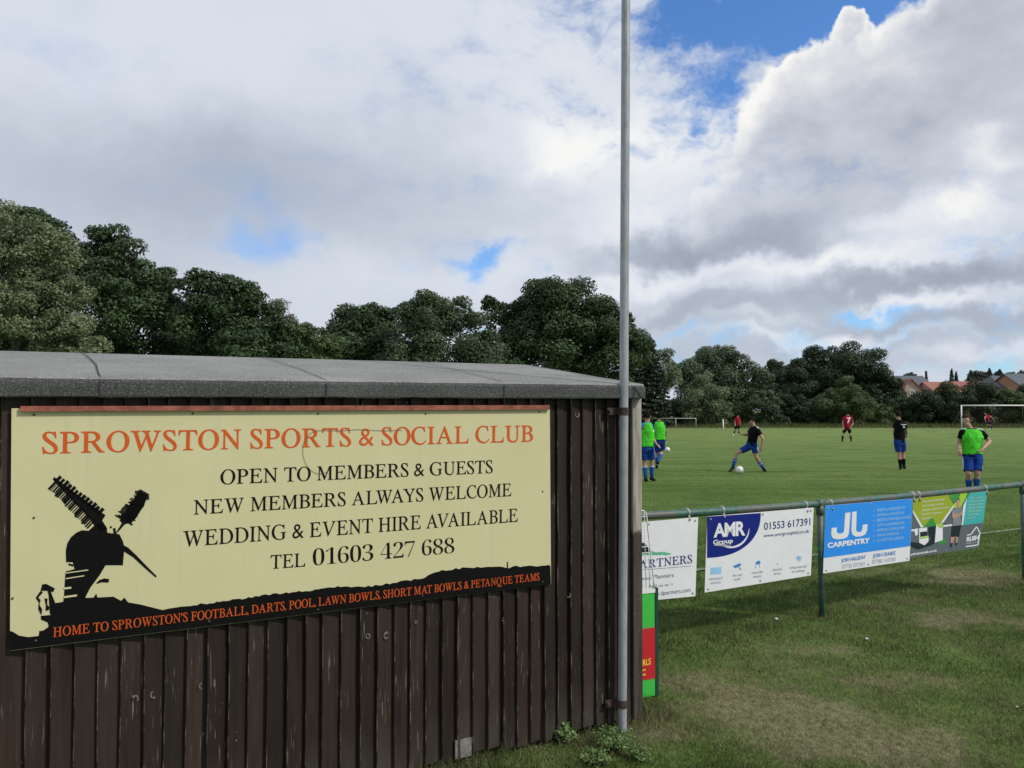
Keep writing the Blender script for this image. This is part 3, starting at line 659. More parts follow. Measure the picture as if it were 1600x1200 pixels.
    w = MB()
    put_poly(w, WALL, [Z(*p) for p in ((345, 655), (343, 580), (352, 535), (375, 495), (410, 465), (445, 449), (490, 452), (525, 420), (560, 400), (605, 425), (612, 465), (655, 470), (690, 475), (712, 520), (722, 560), (712, 675), (600, 675), (562, 740), (505, 815), (475, 870), (468, 890), (330, 890), (338, 760), (342, 715), (400, 700), (388, 655))], o1)
    for (a, b) in (((360, 668), (392, 678)), ((640, 430), (628, 428))): put_line(w, WALL, [Z(*a), Z(*b)], 3, o1)
    # upper-left sail: stock with bars on both sides
    A, B = (600, 440), (262, 112)
    put_poly(w, WALL, [Z(*p) for p in ((258, 120), (268, 104), (380, 190), (600, 352), (578, 385), (612, 440), (560, 470), (500, 375), (370, 240))], o1)
    for k in range(24):
        t = k / 23; x = 275 + (520 - 275) * t; y = 140 + (395 - 140) * t; L = 46 + 14 * rr.random() if k else 60
        put_line(w, WALL, [Z(x + 8, y - 8), Z(x - L * .72, y + L * .75)], (1.5 + 1.6 * rr.random()) if k % 4 else 4.2, o1)
    for k in range(13):
        t = k / 12; x = 290 + (560 - 290) * t; y = 122 + (335 - 122) * t; L = 26 + 14 * rr.random()
        put_line(w, WALL, [Z(x - 12, y + 12), Z(x + L * .7, y - L * .7)], 3.2 + 3.2 * rr.random(), o1)
    # upper-right sail
    put_poly(w, WALL, [Z(*p) for p in ((676, 466), (668, 462), (706, 402), (690, 385), (815, 200), (868, 225), (850, 290), (775, 395), (725, 410))], o1)
    for k in range(22):
        t = k / 21; x = 725 + (855 - 725) * t; y = 385 + (205 - 385) * t; L = 36 + 34 * rr.random()
        put_line(w, WALL, [Z(x - L * .9, y - L * .50), Z(x + L * .72, y + L * .42)], 1.4 + 1.4 * rr.random(), o1)
    put_line(w, WALL, [Z(655, 435), Z(662, 475)], 4, o1)
    put_poly(w, WALL, [Z(*p) for p in ((715, 545), (745, 560), (800, 612), (865, 680), (930, 745), (925, 755), (850, 690), (780, 625), (718, 585))], o1)
    put_poly(w, WALL, [Z(*p) for p in ((592, 760), (625, 765), (618, 788), (575, 785), (545, 796), (540, 790), (560, 770))], o1)
    # small house figure on the left
    put_poly(w, WALL, [Z(*p) for p in ((190, 800), (215, 795), (272, 825), (262, 848), (245, 845), (275, 920), (258, 1000), (240, 990), (232, 870), (225, 840), (180, 840))], o1 + .0003)
    put_poly(w, WALL, [Z(*p) for p in ((180, 840), (195, 850), (165, 885), (180, 900), (172, 930), (190, 960), (185, 1000), (165, 960), (168, 915), (148, 885))], o1 + .0003)
    put_poly(w, WALL, [Z(*p) for p in ((205, 890), (225, 890), (222, 930), (236, 945), (234, 965), (212, 970), (214, 935))], o1 + .0003)
    w.build('windmill_silhouette', M['black'], S)
    g = MB()
    for a, b in (((340, 726), (488, 706)), ((342, 762), (462, 743)), ((330, 826), (378, 820)), ((328, 882), (415, 870))): g.mark(); put_line(g, WALL, [Z(*a), Z(*b)], 1.6 if a[1] < 800 else 3.0, o2)
    g.build_each('windmill_gap', M['cream'], S)
    t1 = MB(); put_text(t1, WALL, 'SPROWSTON SPORTS & SOCIAL CLUB', (66, 709), (833, 690), (66, 675), (833, 664.5), o1, True, .008, 1.02); t1.build_each('title_lettering', M['orange'], S)
    t2 = MB()
    put_text(t2, WALL, 'OPEN TO MEMBERS & GUESTS', (344.5, 757), (770, 739), (344.5, 734), (770, 719), o1, True, .004)
    put_text(t2, WALL, 'NEW MEMBERS ALWAYS WELCOME', (303, 804), (799, 775), (303, 781.5), (799, 755), o1, True, .004)
    put_text(t2, WALL, 'WEDDING & EVENT HIRE AVAILABLE', (286, 854.5), (809, 815), (286, 830), (809, 794.5), o1, True, .004)
    put_text(t2, WALL, 'TEL', (423, 889), (477, 885), (423, 867.5), (477, 864), o1, True, .004)
    put_text(t2, WALL, '01603 427 688', (489, 884), (710, 864), (489, 857), (710, 839.5), o1, True, -.014)
    t2.build_each('text_lettering', M['black'], S)
    t3 = MB(); put_text(t3, WALL, 'HOME TO SPROWSTON\u2019S FOOTBALL, DARTS, POOL, LAWN BOWLS, SHORT MAT BOWLS & PETANQUE TEAMS', (83, 995.5), (843, 906.5), (83, 980.5), (843, 895), o2, True, .008, 1.03); t3.build_each('footer_lettering', M['footer'], S)
    sc = MB(); pts = [(500 + 27 * math.cos(t) + (18 if t > 5 else 0), 703 + 34 * math.sin(t) * (1.1 if math.sin(t) > 0 else .9)) for t in np.linspace(1.0, 4.6, 16)] + [(530, 673), (560, 671), (600, 673), (628, 672)]
    put_line(sc, WALL, pts, 0.7, o2); sc.build('scratch', simple('scratch_mark', (.12, .12, .09), .7), S)
    for p in ((53, 648), (301, 646), (497, 646.5), (665, 646.5), (843, 643.5), (53, 809), (848, 768), (56, 1001), (327, 971), (497, 952.5), (660, 931), (848, 909), (19.5, 935)):
        d = MB(); c = WALL.hit(*p, off); d.chain([c - NN * .001, c + NN * .003], [.0055, .004], 10); d.build('screw', M['screw'], S, True)
    # red batten nailed along the head of the sign
    bt = MB(); p = [WALL.uz(32, 634.5, off + .018), WALL.uz(859, 633, off + .018), WALL.uz(859, 640, off + .018), WALL.uz(32, 643, off + .018)]
    def P(i, n): return WALL.pt(p[i][0], n, p[i][1])
    bt.hexa([P(3, off + .001), P(2, off + .001), P(2, off + .018), P(3, off + .018), P(0, off + .001), P(1, off + .001), P(1, off + .018), P(0, off + .018)])
    bt.mi[1] = 1
    bt.build('batten', [M['batten'], M['paleb']], S)
build_shed()

# ------------------------------------------------------------------ pole
def build_pole():
    n = .075; base = WALL.pt(WALL.uz(972, 1120, n)[0], n, 0); top_dir = WALL.hit(978, 0, n)
    d = (top_dir - base).normalized(); top = base + d * 5.6
    T = empty('pole', base, 'tall grey galvanised steel pole strapped to the right end of the shed', 'pole')
    k = 24; mb = MB(); mb.chain([base - d * .1] + [base + d * (5.6 * i / k) for i in range(k + 1)], [.0262] * (k + 2), 20); mb.build('shaft', M['steel'], T, True)
    for z in (.16, 1.84):
        c = base + d * (z / d.z); b = MB(); b.chain([c - d * .022, c + d * .022], [.0295, .0295], 20)
        for s in (-1, 1):
            b.box(c + WALL.U * s * (.055 if s < 0 else .036) - WALL.N * .035, (.075 if s < 0 else .03, .008, .042), (WALL.U, WALL.N, Vector((0, 0, 1))))
        b.box(c - WALL.N * .03 - WALL.U * .02, (.03, .05, .04), (WALL.U, WALL.N, Vector((0, 0, 1))))
        b.build('bracket', M['bracket'], T)
        h = MB(); cc = c - WALL.U * .082 - WALL.N * .028; h.chain([cc, cc + WALL.N * .012], [.011, .008], 8); h.build('bolt', M['bracket'], T, True)
build_pole()

# ------------------------------------------------------------------ fence with banners
def build_fence():
    P1 = ground(1283, 963); P2 = ground(1594, 904)
    T = empty('perimeter_rail', P1, 'green tubular pitchside rail on posts with advertising banners clipped below', 'rail')
    r = .031
    zs = [FENCE.uz(1013, 804.5), FENCE.uz(1280, 787), FENCE.uz(1594, 757)]
    (ua, za), (ub, zb), (uc, zc) = zs
    uS = -2.32; ue = 2 * uc + .2; za0 = zb + (za - zb) * (uS - ub) / (ua - ub)
    u2 = (P2 - FENCE.P0).dot(FENCE.U); zc2 = zc + (zc - zb) / (uc - ub) * (ue - uc)
    pts = [(uS, za0), (ub, zb), (uc, zc), (ue, zc2)]
    fine = []
    for (a, z0), (b, z1) in zip(pts[:-1], pts[1:]):
        for k in range(14): fine.append(FENCE.pt(a + (b - a) * k / 14, 0, z0 + (z1 - z0) * k / 14 - .008 * math.sin(math.pi * k / 14)))
    fine.append(FENCE.pt(ue, 0, zc2))
    m = MB(); m.chain(fine, [r] * len(fine), 18); m.build('rail', M['rail'], T, True)
    def rz(u):
        for (a, z0), (b, z1) in zip(pts[:-1], pts[1:]):
            if u <= b + 1e-6: return z0 + (z1 - z0) * (u - a) / (b - a)
        return zc2
    for u in (0.0, u2, 2 * u2):
        ztop = rz(u); p = MB(); p.chain([FENCE.pt(u + .012, 0, -.15), FENCE.pt(u + .006, 0, .5), FENCE.pt(u, 0, ztop - .02)], [.026] * 3, 16); po = p.build('post', M['rail'], T, True)
        f = MB(); f.chain([FENCE.pt(u, 0, ztop - .10), FENCE.pt(u, 0, ztop - .01)], [.0325, .0325], 16); f.chain([FENCE.pt(u - .045, 0, rz(u - .045)), FENCE.pt(u + .045, 0, rz(u + .045))], [.0355, .0355], 18)
        f.ball(FENCE.pt(u, 0, ztop + .018), (.028, .028, .024)); f.build('coupling', M['rail'], po, True)
    for px in (1073, 1127, 1257, 1296, 1424, 1433, 1538):
        u = FENCE.uz(px, 790)[0]; z = rz(u); c = MB()
        c.chain([FENCE.pt(u - .011, 0, z), FENCE.pt(u + .011, 0, z)], [.0345, .0345], 18)
        c.box(FENCE.pt(u, .026, z - .036), (.018, .012, .03), (FENCE.U, FENCE.N, Vector((0, 0, 1)))); c.ball(FENCE.pt(u, .037, z - .052), .010)
        c.build('clip', M['galv'], T, True)
    n0 = .034
    def quad(corners, name, label, base_mat, nb=n0):
        hs = [FENCE.hit(*p, nb) for p in corners]          # TL TR BR BL
        base = (hs[2] + hs[3]) / 2
        B = empty(name, base, label, 'banner', 'advertising banners on the rail')
        q = MB(); rr = random.Random(len(label))
        nx, ny = 14, 7; NN = FENCE.N; g = []
        for j in range(ny + 1):
            for i in range(nx + 1):
                s, t = i / nx, j / ny; p = hs[0].lerp(hs[1], s).lerp(hs[3].lerp(hs[2], s), t)
                g.append(p)
        vs = [p - NN * .0 for p in g] + [p - NN * .004 for p in g]; m1 = len(g); fs = []; ix = lambda i, j: j * (nx + 1) + i
        for j in range(ny):
            for i in range(nx):
                fs.append((ix(i, j), ix(i, j + 1), ix(i + 1, j + 1), ix(i + 1, j))); fs.append((m1 + ix(i, j), m1 + ix(i + 1, j), m1 + ix(i + 1, j + 1), m1 + ix(i, j + 1)))
        q.add(vs, fs); nf = len(fs); ef = []
        for i in range(nx):
            ef.append((ix(i, 0), ix(i + 1, 0), m1 + ix(i + 1, 0), m1 + ix(i, 0))); ef.append((ix(i, ny), m1 + ix(i, ny), m1 + ix(i + 1, ny), ix(i + 1, ny)))
        for j in range(ny):
            ef.append((ix(0, j), m1 + ix(0, j), m1 + ix(0, j + 1), ix(0, j + 1))); ef.append((ix(nx, j), ix(nx, j + 1), m1 + ix(nx, j + 1), m1 + ix(nx, j)))
        q.f += ef; q.mi += [1] * len(ef)
        q.build('sheet', [base_mat, M['edge_red']], B)
        e = MB()
        for s, t in ((.03, .04), (.97, .04), (.97, .96), (.03, .96), (.5, .96), (.5, .035)):
            c = hs[0].lerp(hs[1], s).lerp(hs[3].lerp(hs[2], s), t); e.mark(); e.chain([c + NN * .0005, c + NN * .004], [.010, .008], 10)
        e.build_each('eyelet', M['galv'], B, True)
        return B
    o1, o2, o3, o4 = n0 + .0015, n0 + .003, n0 + .0045, n0 + .006
    # -- financial planners banner
    B = quad(((930, 822), (1091, 808), (1086.5, 931.5), (927, 947)), 'advertising_banner', 'white financial planners banner half hidden behind the shed corner', M['white'])
    K = lambda x, y: (990 + x / 4.617, 740 + y / 4.617)
    t = MB(); put_text(t, FENCE, '& PARTNERS', K(-75, 700), K(423, 645), K(-75, 640), K(423, 585), o1, True, .01)
    t.mark(); put_line(t, FENCE, [K(-330, 728), K(418, 666)], 0.5, o1); t.build_each('title_lettering', M['ink'], B)
    t = MB(); put_text(t, FENCE, 'Financial Planners', K(-22, 776), K(290, 745), K(-22, 747), K(290, 716), o1); put_text(t, FENCE, 'find us at >', K(110, 822), K(285, 806), K(110, 803), K(285, 789), o1); put_text(t, FENCE, 'www.dpartners.com', K(105, 888), K(411, 852), K(105, 858), K(411, 822), o1); t.build_each('text_lettering', simple('ink_slate', (.10, .14, .19), .5), B)
    t = MB(); rr = random.Random(2); top = [K(x, 575 - 22 * math.sin((x + 80) / 350 * 3.1) * rr.uniform(.4, 1.1)) for x in range(-80, 271, 12)]; bot = [K(x, 583 + 6 * rr.random()) for x in range(270, -81, -12)]
    put_poly(t, FENCE, top + bot, o1); t.build('swoosh', M['swoosh'], B)
    t = MB(); put_poly(t, FENCE, [K(-40, 490), K(80, 500), K(130, 560), K(110, 578), K(-20, 560)], o2); t.build('emblem', M['dk'], B)
    # -- contractor banner with a navy quarter disc
    B = quad(((1105, 807), (1271.5, 793), (1267, 899), (1101, 926)), 'advertising_banner', 'white group services banner with navy quarter circle corner logo', M['white'])
    t = MB(); arc = [(531, 311), (918, 284)]; 
    for a in np.linspace(0, math.pi / 2, 22)[1:]:
        s = (math.cos(a)) ** .88; v = (math.sin(a)) ** .88
        x = 530 + 388 * s; y = 311 - 27 * s + (297 + 14 * s) * v; arc.append((x, y))
    put_poly(t, FENCE, [K(*p) for p in arc], o1); t.build('logo_corner', M['navy'], B)
    t = MB(); put_text(t, FENCE, 'AMR', K(577, 462), K(806, 446), K(577, 362), K(806, 341), o2, False, .035, .9); put_text(t, FENCE, 'Group', K(574, 512), K(716, 500), K(574, 480), K(716, 466), o2, False, .025)
    pa = [K(835 - 6 * 0 + 0, 388)] + [K(705 + 130 * math.cos(a), 400 + 138 * math.sin(a)) for a in np.linspace(0.05, 2.35, 16)] + [K(575, 518)]
    pb = [K(703 + (128 - 10 * math.sin((2.3 - a) / 2.2 * 3.1)) * math.cos(a), 398 + (136 - 10 * math.sin((2.3 - a) / 2.2 * 3.1)) * math.sin(a)) for a in np.linspace(2.3, 0.1, 16)]
    t.mark(); put_poly(t, FENCE, pa + pb, o2); t.build_each('logo_lettering', M['white'], B)
    t = MB(); put_text(t, FENCE, '01553 617391', K(941, 407), K(1275, 372), K(941, 355), K(1275, 320), o1, False, .008); put_text(t, FENCE, 'www.amrgroupltd.co.uk', K(938, 460), K(1267, 425), K(938, 436), K(1267, 401), o1, False, .004); t.build_each('phone_lettering', M['ink'], B)
    t = MB(); t.mark(); put_poly(t, FENCE, [K(556, 680), K(634, 673), K(634, 720), K(556, 727)], o1); put_text(t, FENCE, '*', K(1172, 636), K(1214, 632), K(1172, 596), K(1214, 590), o1)
    for a in (0, 60, 120):
        c, s = math.cos(rad(a)) * 22, math.sin(rad(a)) * 22; put_line(t, FENCE, [K(1193 - c, 612 - s), K(1193 + c, 612 + s)], .9, o2)
    t.build_each('icon', M['pale_blue'], B)
    t = MB(); t.mark(); put_poly(t, FENCE, [K(715, 668), K(770, 645), K(776, 662), K(735, 682)], o1); put_line(t, FENCE, [K(760, 668), K(765, 690), K(780, 688)], 1.2, o1); t.mark(); put_poly(t, FENCE, [K(880, 640), K(905, 626), K(918, 640), K(905, 655), K(885, 655)], o1); put_line(t, FENCE, [K(883, 660), K(880, 682)], .6, o1); put_line(t, FENCE, [K(908, 655), K(908, 678)], .6, o1); t.mark(); put_line(t, FENCE, [K(1040, 648), K(1040, 660)], .9, o1); t.build_each('pictogram', M['mid_blue'], B)
    t = MB()
    for (x, y, w, a, b_) in ((545, 770, 95, 'mechanical', 'services'), (717, 744, 62, 'fire and', 'security'), (853, 724, 80, 'renewable', 'energies'), (1004, 703, 66, 'electrical', 'services'), (1128, 688, 120, 'refrigeration and', 'air conditioning')):
        k = .10; put_text(t, FENCE, a, K(x, y), K(x + w, y - w * k), K(x, y - 20), K(x + w, y - 20 - w * k), o1); put_text(t, FENCE, b_, K(x + w * .12, y + 28), K(x + w * .88, y + 28 - w * k * .8), K(x + w * .12, y + 8), K(x + w * .88, y + 8 - w * k * .8), o1)
    t.build_each('caption_lettering', M['grey'], B)
    # -- carpentry banner
    J = lambda x, y: (1270 + x / 4.848, 740 + y / 4.848)
    B = quad((J(95, 243), J(757, 188), J(733, 660), J(78, 757)), 'advertising_banner', 'bright blue carpentry banner with white strip along its foot', M['white'])
    t = MB(); put_poly(t, FENCE, [J(95, 244), J(756.5, 189), J(738, 549), J(82, 639)], o1); t.build('blue_field', M['sky'], B)
    t = MB()
    left = [(246, 298), (286, 294), (274, 450), (262, 480), (235, 494), (180, 498), (150, 488), (140, 460), (143, 412), (182, 408), (181, 442), (196, 455), (222, 452), (236, 438)]
    right = [(298, 290), (332, 286), (328, 430), (340, 444), (362, 442), (374, 428), (378, 388), (415, 382), (411, 430), (398, 460), (365, 476), (325, 478), (300, 462), (292, 430)]
    t.mark(); put_poly(t, FENCE, [J(*p) for p in left], o2); t.mark(); put_poly(t, FENCE, [J(*p) for p in right], o2)
    put_text(t, FENCE, 'CARPENTRY', J(112, 565), J(432, 525), J(112, 525), J(434, 484), o2, False, .045); t.build_each('logo_lettering', M['white'], B)
    t = MB()
    for k, (s, L) in enumerate((('FIRST & SECOND FIX', 215), ('KITCHEN & DOOR FITTING', 200), ('BESPOKE FURNITURE & WOOD', 250), ('LOFTS & FLOOR BOARDING', 205), ('INTERNAL STAIRS & TRIM', 205), ('GARAGE CONVERSIONS', 165), ('ALL ASPECTS OF CARPENTRY', 205))):
        y = 288 + k * 38; put_text(t, FENCE, s, J(488, y), J(488 + L, y - L * .10), J(488, y - 20), J(488 + L, y - 20 - L * .10), o2, False, .02)
        t.mark(); put_line(t, FENCE, [J(455, y + 2), J(464, y - 16), J(473, y + 1)], .45, o2)
    t.build_each('list_lettering', simple('list_ink', (.30, .55, .85), .5), B)
    t = MB(); put_text(t, FENCE, 'JOSH HALLIDAY', J(216, 672), J(401, 645), J(216, 645), J(403, 616), o1, False, .02, .95); put_text(t, FENCE, 'JOSH CRASKE', J(456, 638), J(625, 614), J(456, 610), J(627, 586), o1, False, .02, .95); t.build_each('name_lettering', M['mid_blue'], B)
    t = MB(); put_text(t, FENCE, '07735 072501', J(220, 722), J(392, 697), J(220, 690), J(394, 668), o1); put_text(t, FENCE, '07780 143700', J(450, 685), J(626, 662), J(450, 655), J(628, 634), o1); t.build_each('phone_lettering', M['grey'], B)
    # -- removals banner
    R = lambda x, y: (1410 + x / 10, 760 + y / 10)
    B = quad((R(160, 191), R(1332, 70), R(1195, 955), R(120, 1115)), 'advertising_banner', 'grey, lime and teal removals banner printed with standing man and vans', M['rgrey'], n0 - .007)
    base = n0 - .007; p1, p2, p3, p4 = base + .0013, base + .0026, base + .0039, base + .0052
    def parts(name, mat, polys, o):
        t = MB()
        for p in polys: t.mark(); put_poly(t, FENCE, [R(*q) for q in p], o)
        t.build_each(name, mat, B)
    parts('olive_panel', M['olive'], [[(163, 192), (720, 133), (785, 255), (800, 300), (620, 560), (600, 590), (340, 640), (163, 370)]], p1)
    parts('lime_panel', M['lime'], [[(880, 200), (905, 115), (1010, 105), (985, 200), (905, 330), (800, 330), (790, 290)]], p1)
    parts('green_panel', M['mgreen'], [[(450, 492), (485, 498), (535, 620), (335, 632)], [(722, 134), (905, 115), (880, 190), (785, 255)], [(1012, 106), (1062, 100), (1030, 160), (1005, 180)]], p2)
    parts('teal_panel', M['teal'], [[(1062, 99), (1331, 72), (1262, 568), (945, 605), (1008, 180)]], p1)
    parts('white_band', M['white'], [[(163, 365), (163, 410), (290, 645), (330, 635)], [(800, 290), (770, 330), (600, 570), (640, 565), (800, 330)], [(985, 240), (1008, 180), (945, 605), (925, 605), (950, 300)], [(636, 608), (775, 590), (775, 615), (636, 636)], [(140, 675), (245, 655), (240, 760), (200, 770), (190, 700), (140, 702)],
                                         [(260, 655), (385, 640), (385, 700), (275, 712), (275, 790), (405, 770), (408, 860), (345, 920), (262, 880)], [(530, 600), (630, 575), (630, 840), (505, 880)]], p2)
    parts('van_shadow', M['dk'], [[(130, 870), (262, 882), (345, 922), (410, 870), (455, 820), (510, 885), (450, 920), (240, 985), (130, 930)], [(285, 720), (380, 705), (392, 765), (290, 785)], [(410, 640), (520, 615), (505, 860), (455, 830), (415, 760)]], p3)
    parts('van_stripe', M['lime'], [[(275, 795), (395, 772), (400, 800), (275, 820)], [(545, 598), (630, 580), (628, 640), (590, 650)]], p4)
    parts('printed_shadow', M['mgreen'], [[(600, 860), (650, 800), (700, 885), (520, 915)]], p2)
    parts('printed_skin', M['pskin'], [[(848, 225), (860, 190), (890, 188), (905, 220), (902, 280), (880, 335), (858, 320), (848, 270)], [(782, 400), (840, 430), (930, 395), (940, 430), (880, 480), (800, 505), (778, 470)], [(756, 780), (825, 780), (790, 880), (752, 888)], [(832, 780), (872, 780), (862, 880), (836, 885)]], p3)
    parts('printed_shirt', M['pshirt'], [[(858, 322), (880, 336), (930, 330), (945, 400), (905, 440), (920, 610), (780, 620), (790, 505), (775, 470), (778, 370)]], p2 + .0006)
    parts('printed_shorts', M['dk'], [[(775, 620), (920, 605), (885, 790), (832, 800), (825, 785), (762, 795)], [(850, 205), (865, 185), (895, 185), (905, 215)], [(752, 888), (780, 885), (765, 960), (752, 940)], [(836, 882), (862, 878), (855, 920), (838, 915)]], p3)
    t = MB(); t.mark(); put_line(t, FENCE, [R(1010, 762), R(1070, 750), R(1160, 628), R(1210, 720), R(1180, 915), R(990, 940)], 1.7, p2); put_text(t, FENCE, 'RUSH', R(1000, 865), R(1185, 832), R(1008, 790), R(1195, 762), p2, False, .05); put_text(t, FENCE, 'ushremovals.co.uk', R(125, 1085), R(542, 1015), R(135, 1040), R(545, 978), p2, False, .03); t.build_each('logo_lettering', M['white'], B)
    t = MB(); put_text(t, FENCE, 'REMOVALS', R(995, 905), R(1180, 880), R(998, 880), R(1185, 850), p2, False, .02); t.build_each('subtitle_lettering', M['grey'], B)
    t = MB()
    for k, (s, L) in enumerate((('\u201cWe are Rush Removals\u201d', 365), ('Your friendly removal', 340), ('specialists covering Norwich,', 430), ('Norfolk and beyond', 310), ('Local, honest', 180))):
        y = 255 + 66 * k; put_text(t, FENCE, s, R(300, y), R(300 + L, y - L * .11), R(300, y - 32), R(300 + L, y - 32 - L * .11), p2, False, .02)
    for k, (s, L) in enumerate((('House removals', 200), ('Commercial moves', 240), ('Packing services', 210), ('Storage solutions', 230), ('Clearances', 210), ('Collections', 170), ('and more', 120))):
        y = 195 + 52 * k; put_text(t, FENCE, s, R(1050 - 5 * k, y), R(1050 - 5 * k + L, y - L * .11), R(1050 - 5 * k, y - 24), R(1050 - 5 * k + L, y - 24 - L * .11), p2)
    t.build_each('slogan_lettering', simple('slogan_ink', (.62, .66, .5), .5), B)
build_fence()

# ------------------------------------------------------------------ standing sign by the shed corner
def build_stand_sign():
    base = ground(1024, 1088); PL = Plane(base, rad(24))
    T = empty('standing_sign', base, 'narrow green and red standing sign with white wire goal shape on top', 'sign')
    ur = 0.0; ul = -.25; Zv = lambda y: PL.uz(1022, y)[1]
    def slab(mb, a, b, z0, z1, n0, n1): mb.hexa([PL.pt(u, n, z) for z in (z0, z1) for u, n in ((a, n0), (b, n0), (b, n1), (a, n1))])
    zs = [0.0, Zv(1060), Zv(980), Zv(926)]
    m = MB(); slab(m, ul, ur, .005, zs[3], -.012, 0); m.build('panel', M['sgreen'], T)
    m = MB(); slab(m, ul + .001, ur - .001, zs[1], zs[2], .001, .0025); m.build('red_band', M['sred'], T)
    m = MB(); slab(m, ur + .001, ur + .024, 0, zs[3] + .03, -.03, .004); slab(m, ul - .02, ul - .001, 0, zs[3] + .03, -.03, .004); m.build('frame', M['dkgreen'], T)
    m = MB(); put_text(m, PL, 'GIRLS', (995.5, 1043), (1017, 1038), (995.5, 1033), (1017, 1028), .0035, False, .03); put_text(m, PL, 'FC', (998, 1057), (1009, 1055), (998, 1047), (1009, 1045), .0035, False, .03); m.build_each('lettering', M['yellow'], T)
    m = MB(); slab(m, ul, ur + .004, zs[3] + .001, zs[3] + .026, -.012, .004); m.build('white_sill', M['wire'], T)
    # goal-shaped wire frame
    w = MB(); z0 = zs[3] + .026; z1 = Zv(797); zr = .004
    def arcx(t): # right boundary: narrows with height
        return ur + .002 - .062 * t
    prof = [PL.pt(arcx(t), -.004, z0 + (z1 - z0 - .02) * t) for t in np.linspace(0, 1, 8)] + [PL.pt(arcx(1) - .02, -.004, z1), PL.pt(ul, -.004, z1)]
    w.chain(prof, [.0045] * len(prof), 8)
    for k in range(1, 13):
        t = k / 13; w.tube(PL.pt(ul, -.006, z0 + (z1 - z0) * t), PL.pt(arcx(t), -.006, z0 + (z1 - z0) * t), .0024, n=6)
    for k in range(1, 11):
        u = ul + .028 * k - .01
        t = min(1, max(.05, (ur + .002 - u) / .062))
        if u < ur: w.tube(PL.pt(u, -.004, z0), PL.pt(u - .012 * t, -.004, z0 + (z1 - z0) * t), .0024, n=6)
    w.build('wire_goal', M['wire'], T, True)
build_stand_sign()

# ------------------------------------------------------------------ foliage
FM = dict(
    dark=mat_foliage('leaf_dark', (0.014, 0.031, 0.010), (0.058, 0.104, 0.032)),
    deep=mat_foliage('leaf_deep', (0.011, 0.025, 0.009), (0.041, 0.074, 0.024)),
    olive=mat_foliage('leaf_olive', (0.055, 0.076, 0.032), (0.255, 0.295, 0.155), .18),
    grey=mat_foliage('leaf_grey_green', (0.028, 0.048, 0.022), (0.100, 0.148, 0.066)),
    silver=mat_foliage('leaf_silver', (0.052, 0.082, 0.036), (0.22, 0.28, 0.145)),
    mid=mat_foliage('leaf_mid', (0.028, 0.056, 0.016), (0.110, 0.160, 0.050)),
    conifer=mat_foliage('needle_dark', (0.009, 0.020, 0.011), (0.036, 0.056, 0.025)),
    birch=mat_foliage('leaf_birch', (0.13, 0.13, 0.09), (0.30, 0.29, 0.22)),
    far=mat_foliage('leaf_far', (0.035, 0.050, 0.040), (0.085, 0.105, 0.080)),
)
BARK = simple('bark', (0.075, 0.062, 0.05), 0.9, 0.4, 9, bump=.6, bscale=20)
def leaf_arrays(P, O, size, bias):
    n = len(P); R = RNG.normal(size=(n, 3)); R /= np.linalg.norm(R, axis=1, keepdims=True) + 1e-9
    Nn = O * bias + R; Nn /= np.linalg.norm(Nn, axis=1, keepdims=True) + 1e-9
    A = np.cross(Nn, RNG.normal(size=(n, 3))); A /= np.linalg.norm(A, axis=1, keepdims=True) + 1e-9
    Bv = np.cross(Nn, A); s = (size * RNG.uniform(0.6, 1.35, n))[:, None]
    return np.stack([P - A * s * .62, P - Bv * s * .36 + A * s * .05, P + A * s * .62, P + Bv * s * .36 + A * s * .05], 1)
def sphere_dirs(n, up=0.0):
    d = RNG.normal(size=(n, 3)); d[:, 2] += up; return d / (np.linalg.norm(d, axis=1, keepdims=True) + 1e-9)
def crown_leaves(lobes, leaf, dens=1.0, sub=1.0, bias=1.25, subr=.36):
    out = []
    for (cx, cy, cz, R) in lobes:
        ns = max(6, int(16 * sub)); D = sphere_dirs(ns, .25)
        C = np.array([cx, cy, cz]) + D * (R * RNG.uniform(.52, .95, ns))[:, None] * np.array([1, 1, .92]); r = R * subr * RNG.uniform(.6, 1.25, ns)
        for c, rr in zip(C, r):
            m = int(dens * 4 * math.pi * rr * rr / (leaf * leaf * .45) * .75) + 6
            d = sphere_dirs(m, .35); P = c + d * (rr * RNG.uniform(.62, 1.08, m))[:, None] * np.array([1.12, 1.12, .78])
            out.append(leaf_arrays(P, d + np.array([0, 0, .3]), leaf, bias))
        m = int(dens * 5.0 * R * R / (leaf * leaf)); d = sphere_dirs(m); P = np.array([cx, cy, cz]) + d * (R * RNG.uniform(.2, .8, m))[:, None]
        out.append(leaf_arrays(P, d, leaf * 1.25, .6))
    return np.concatenate(out)
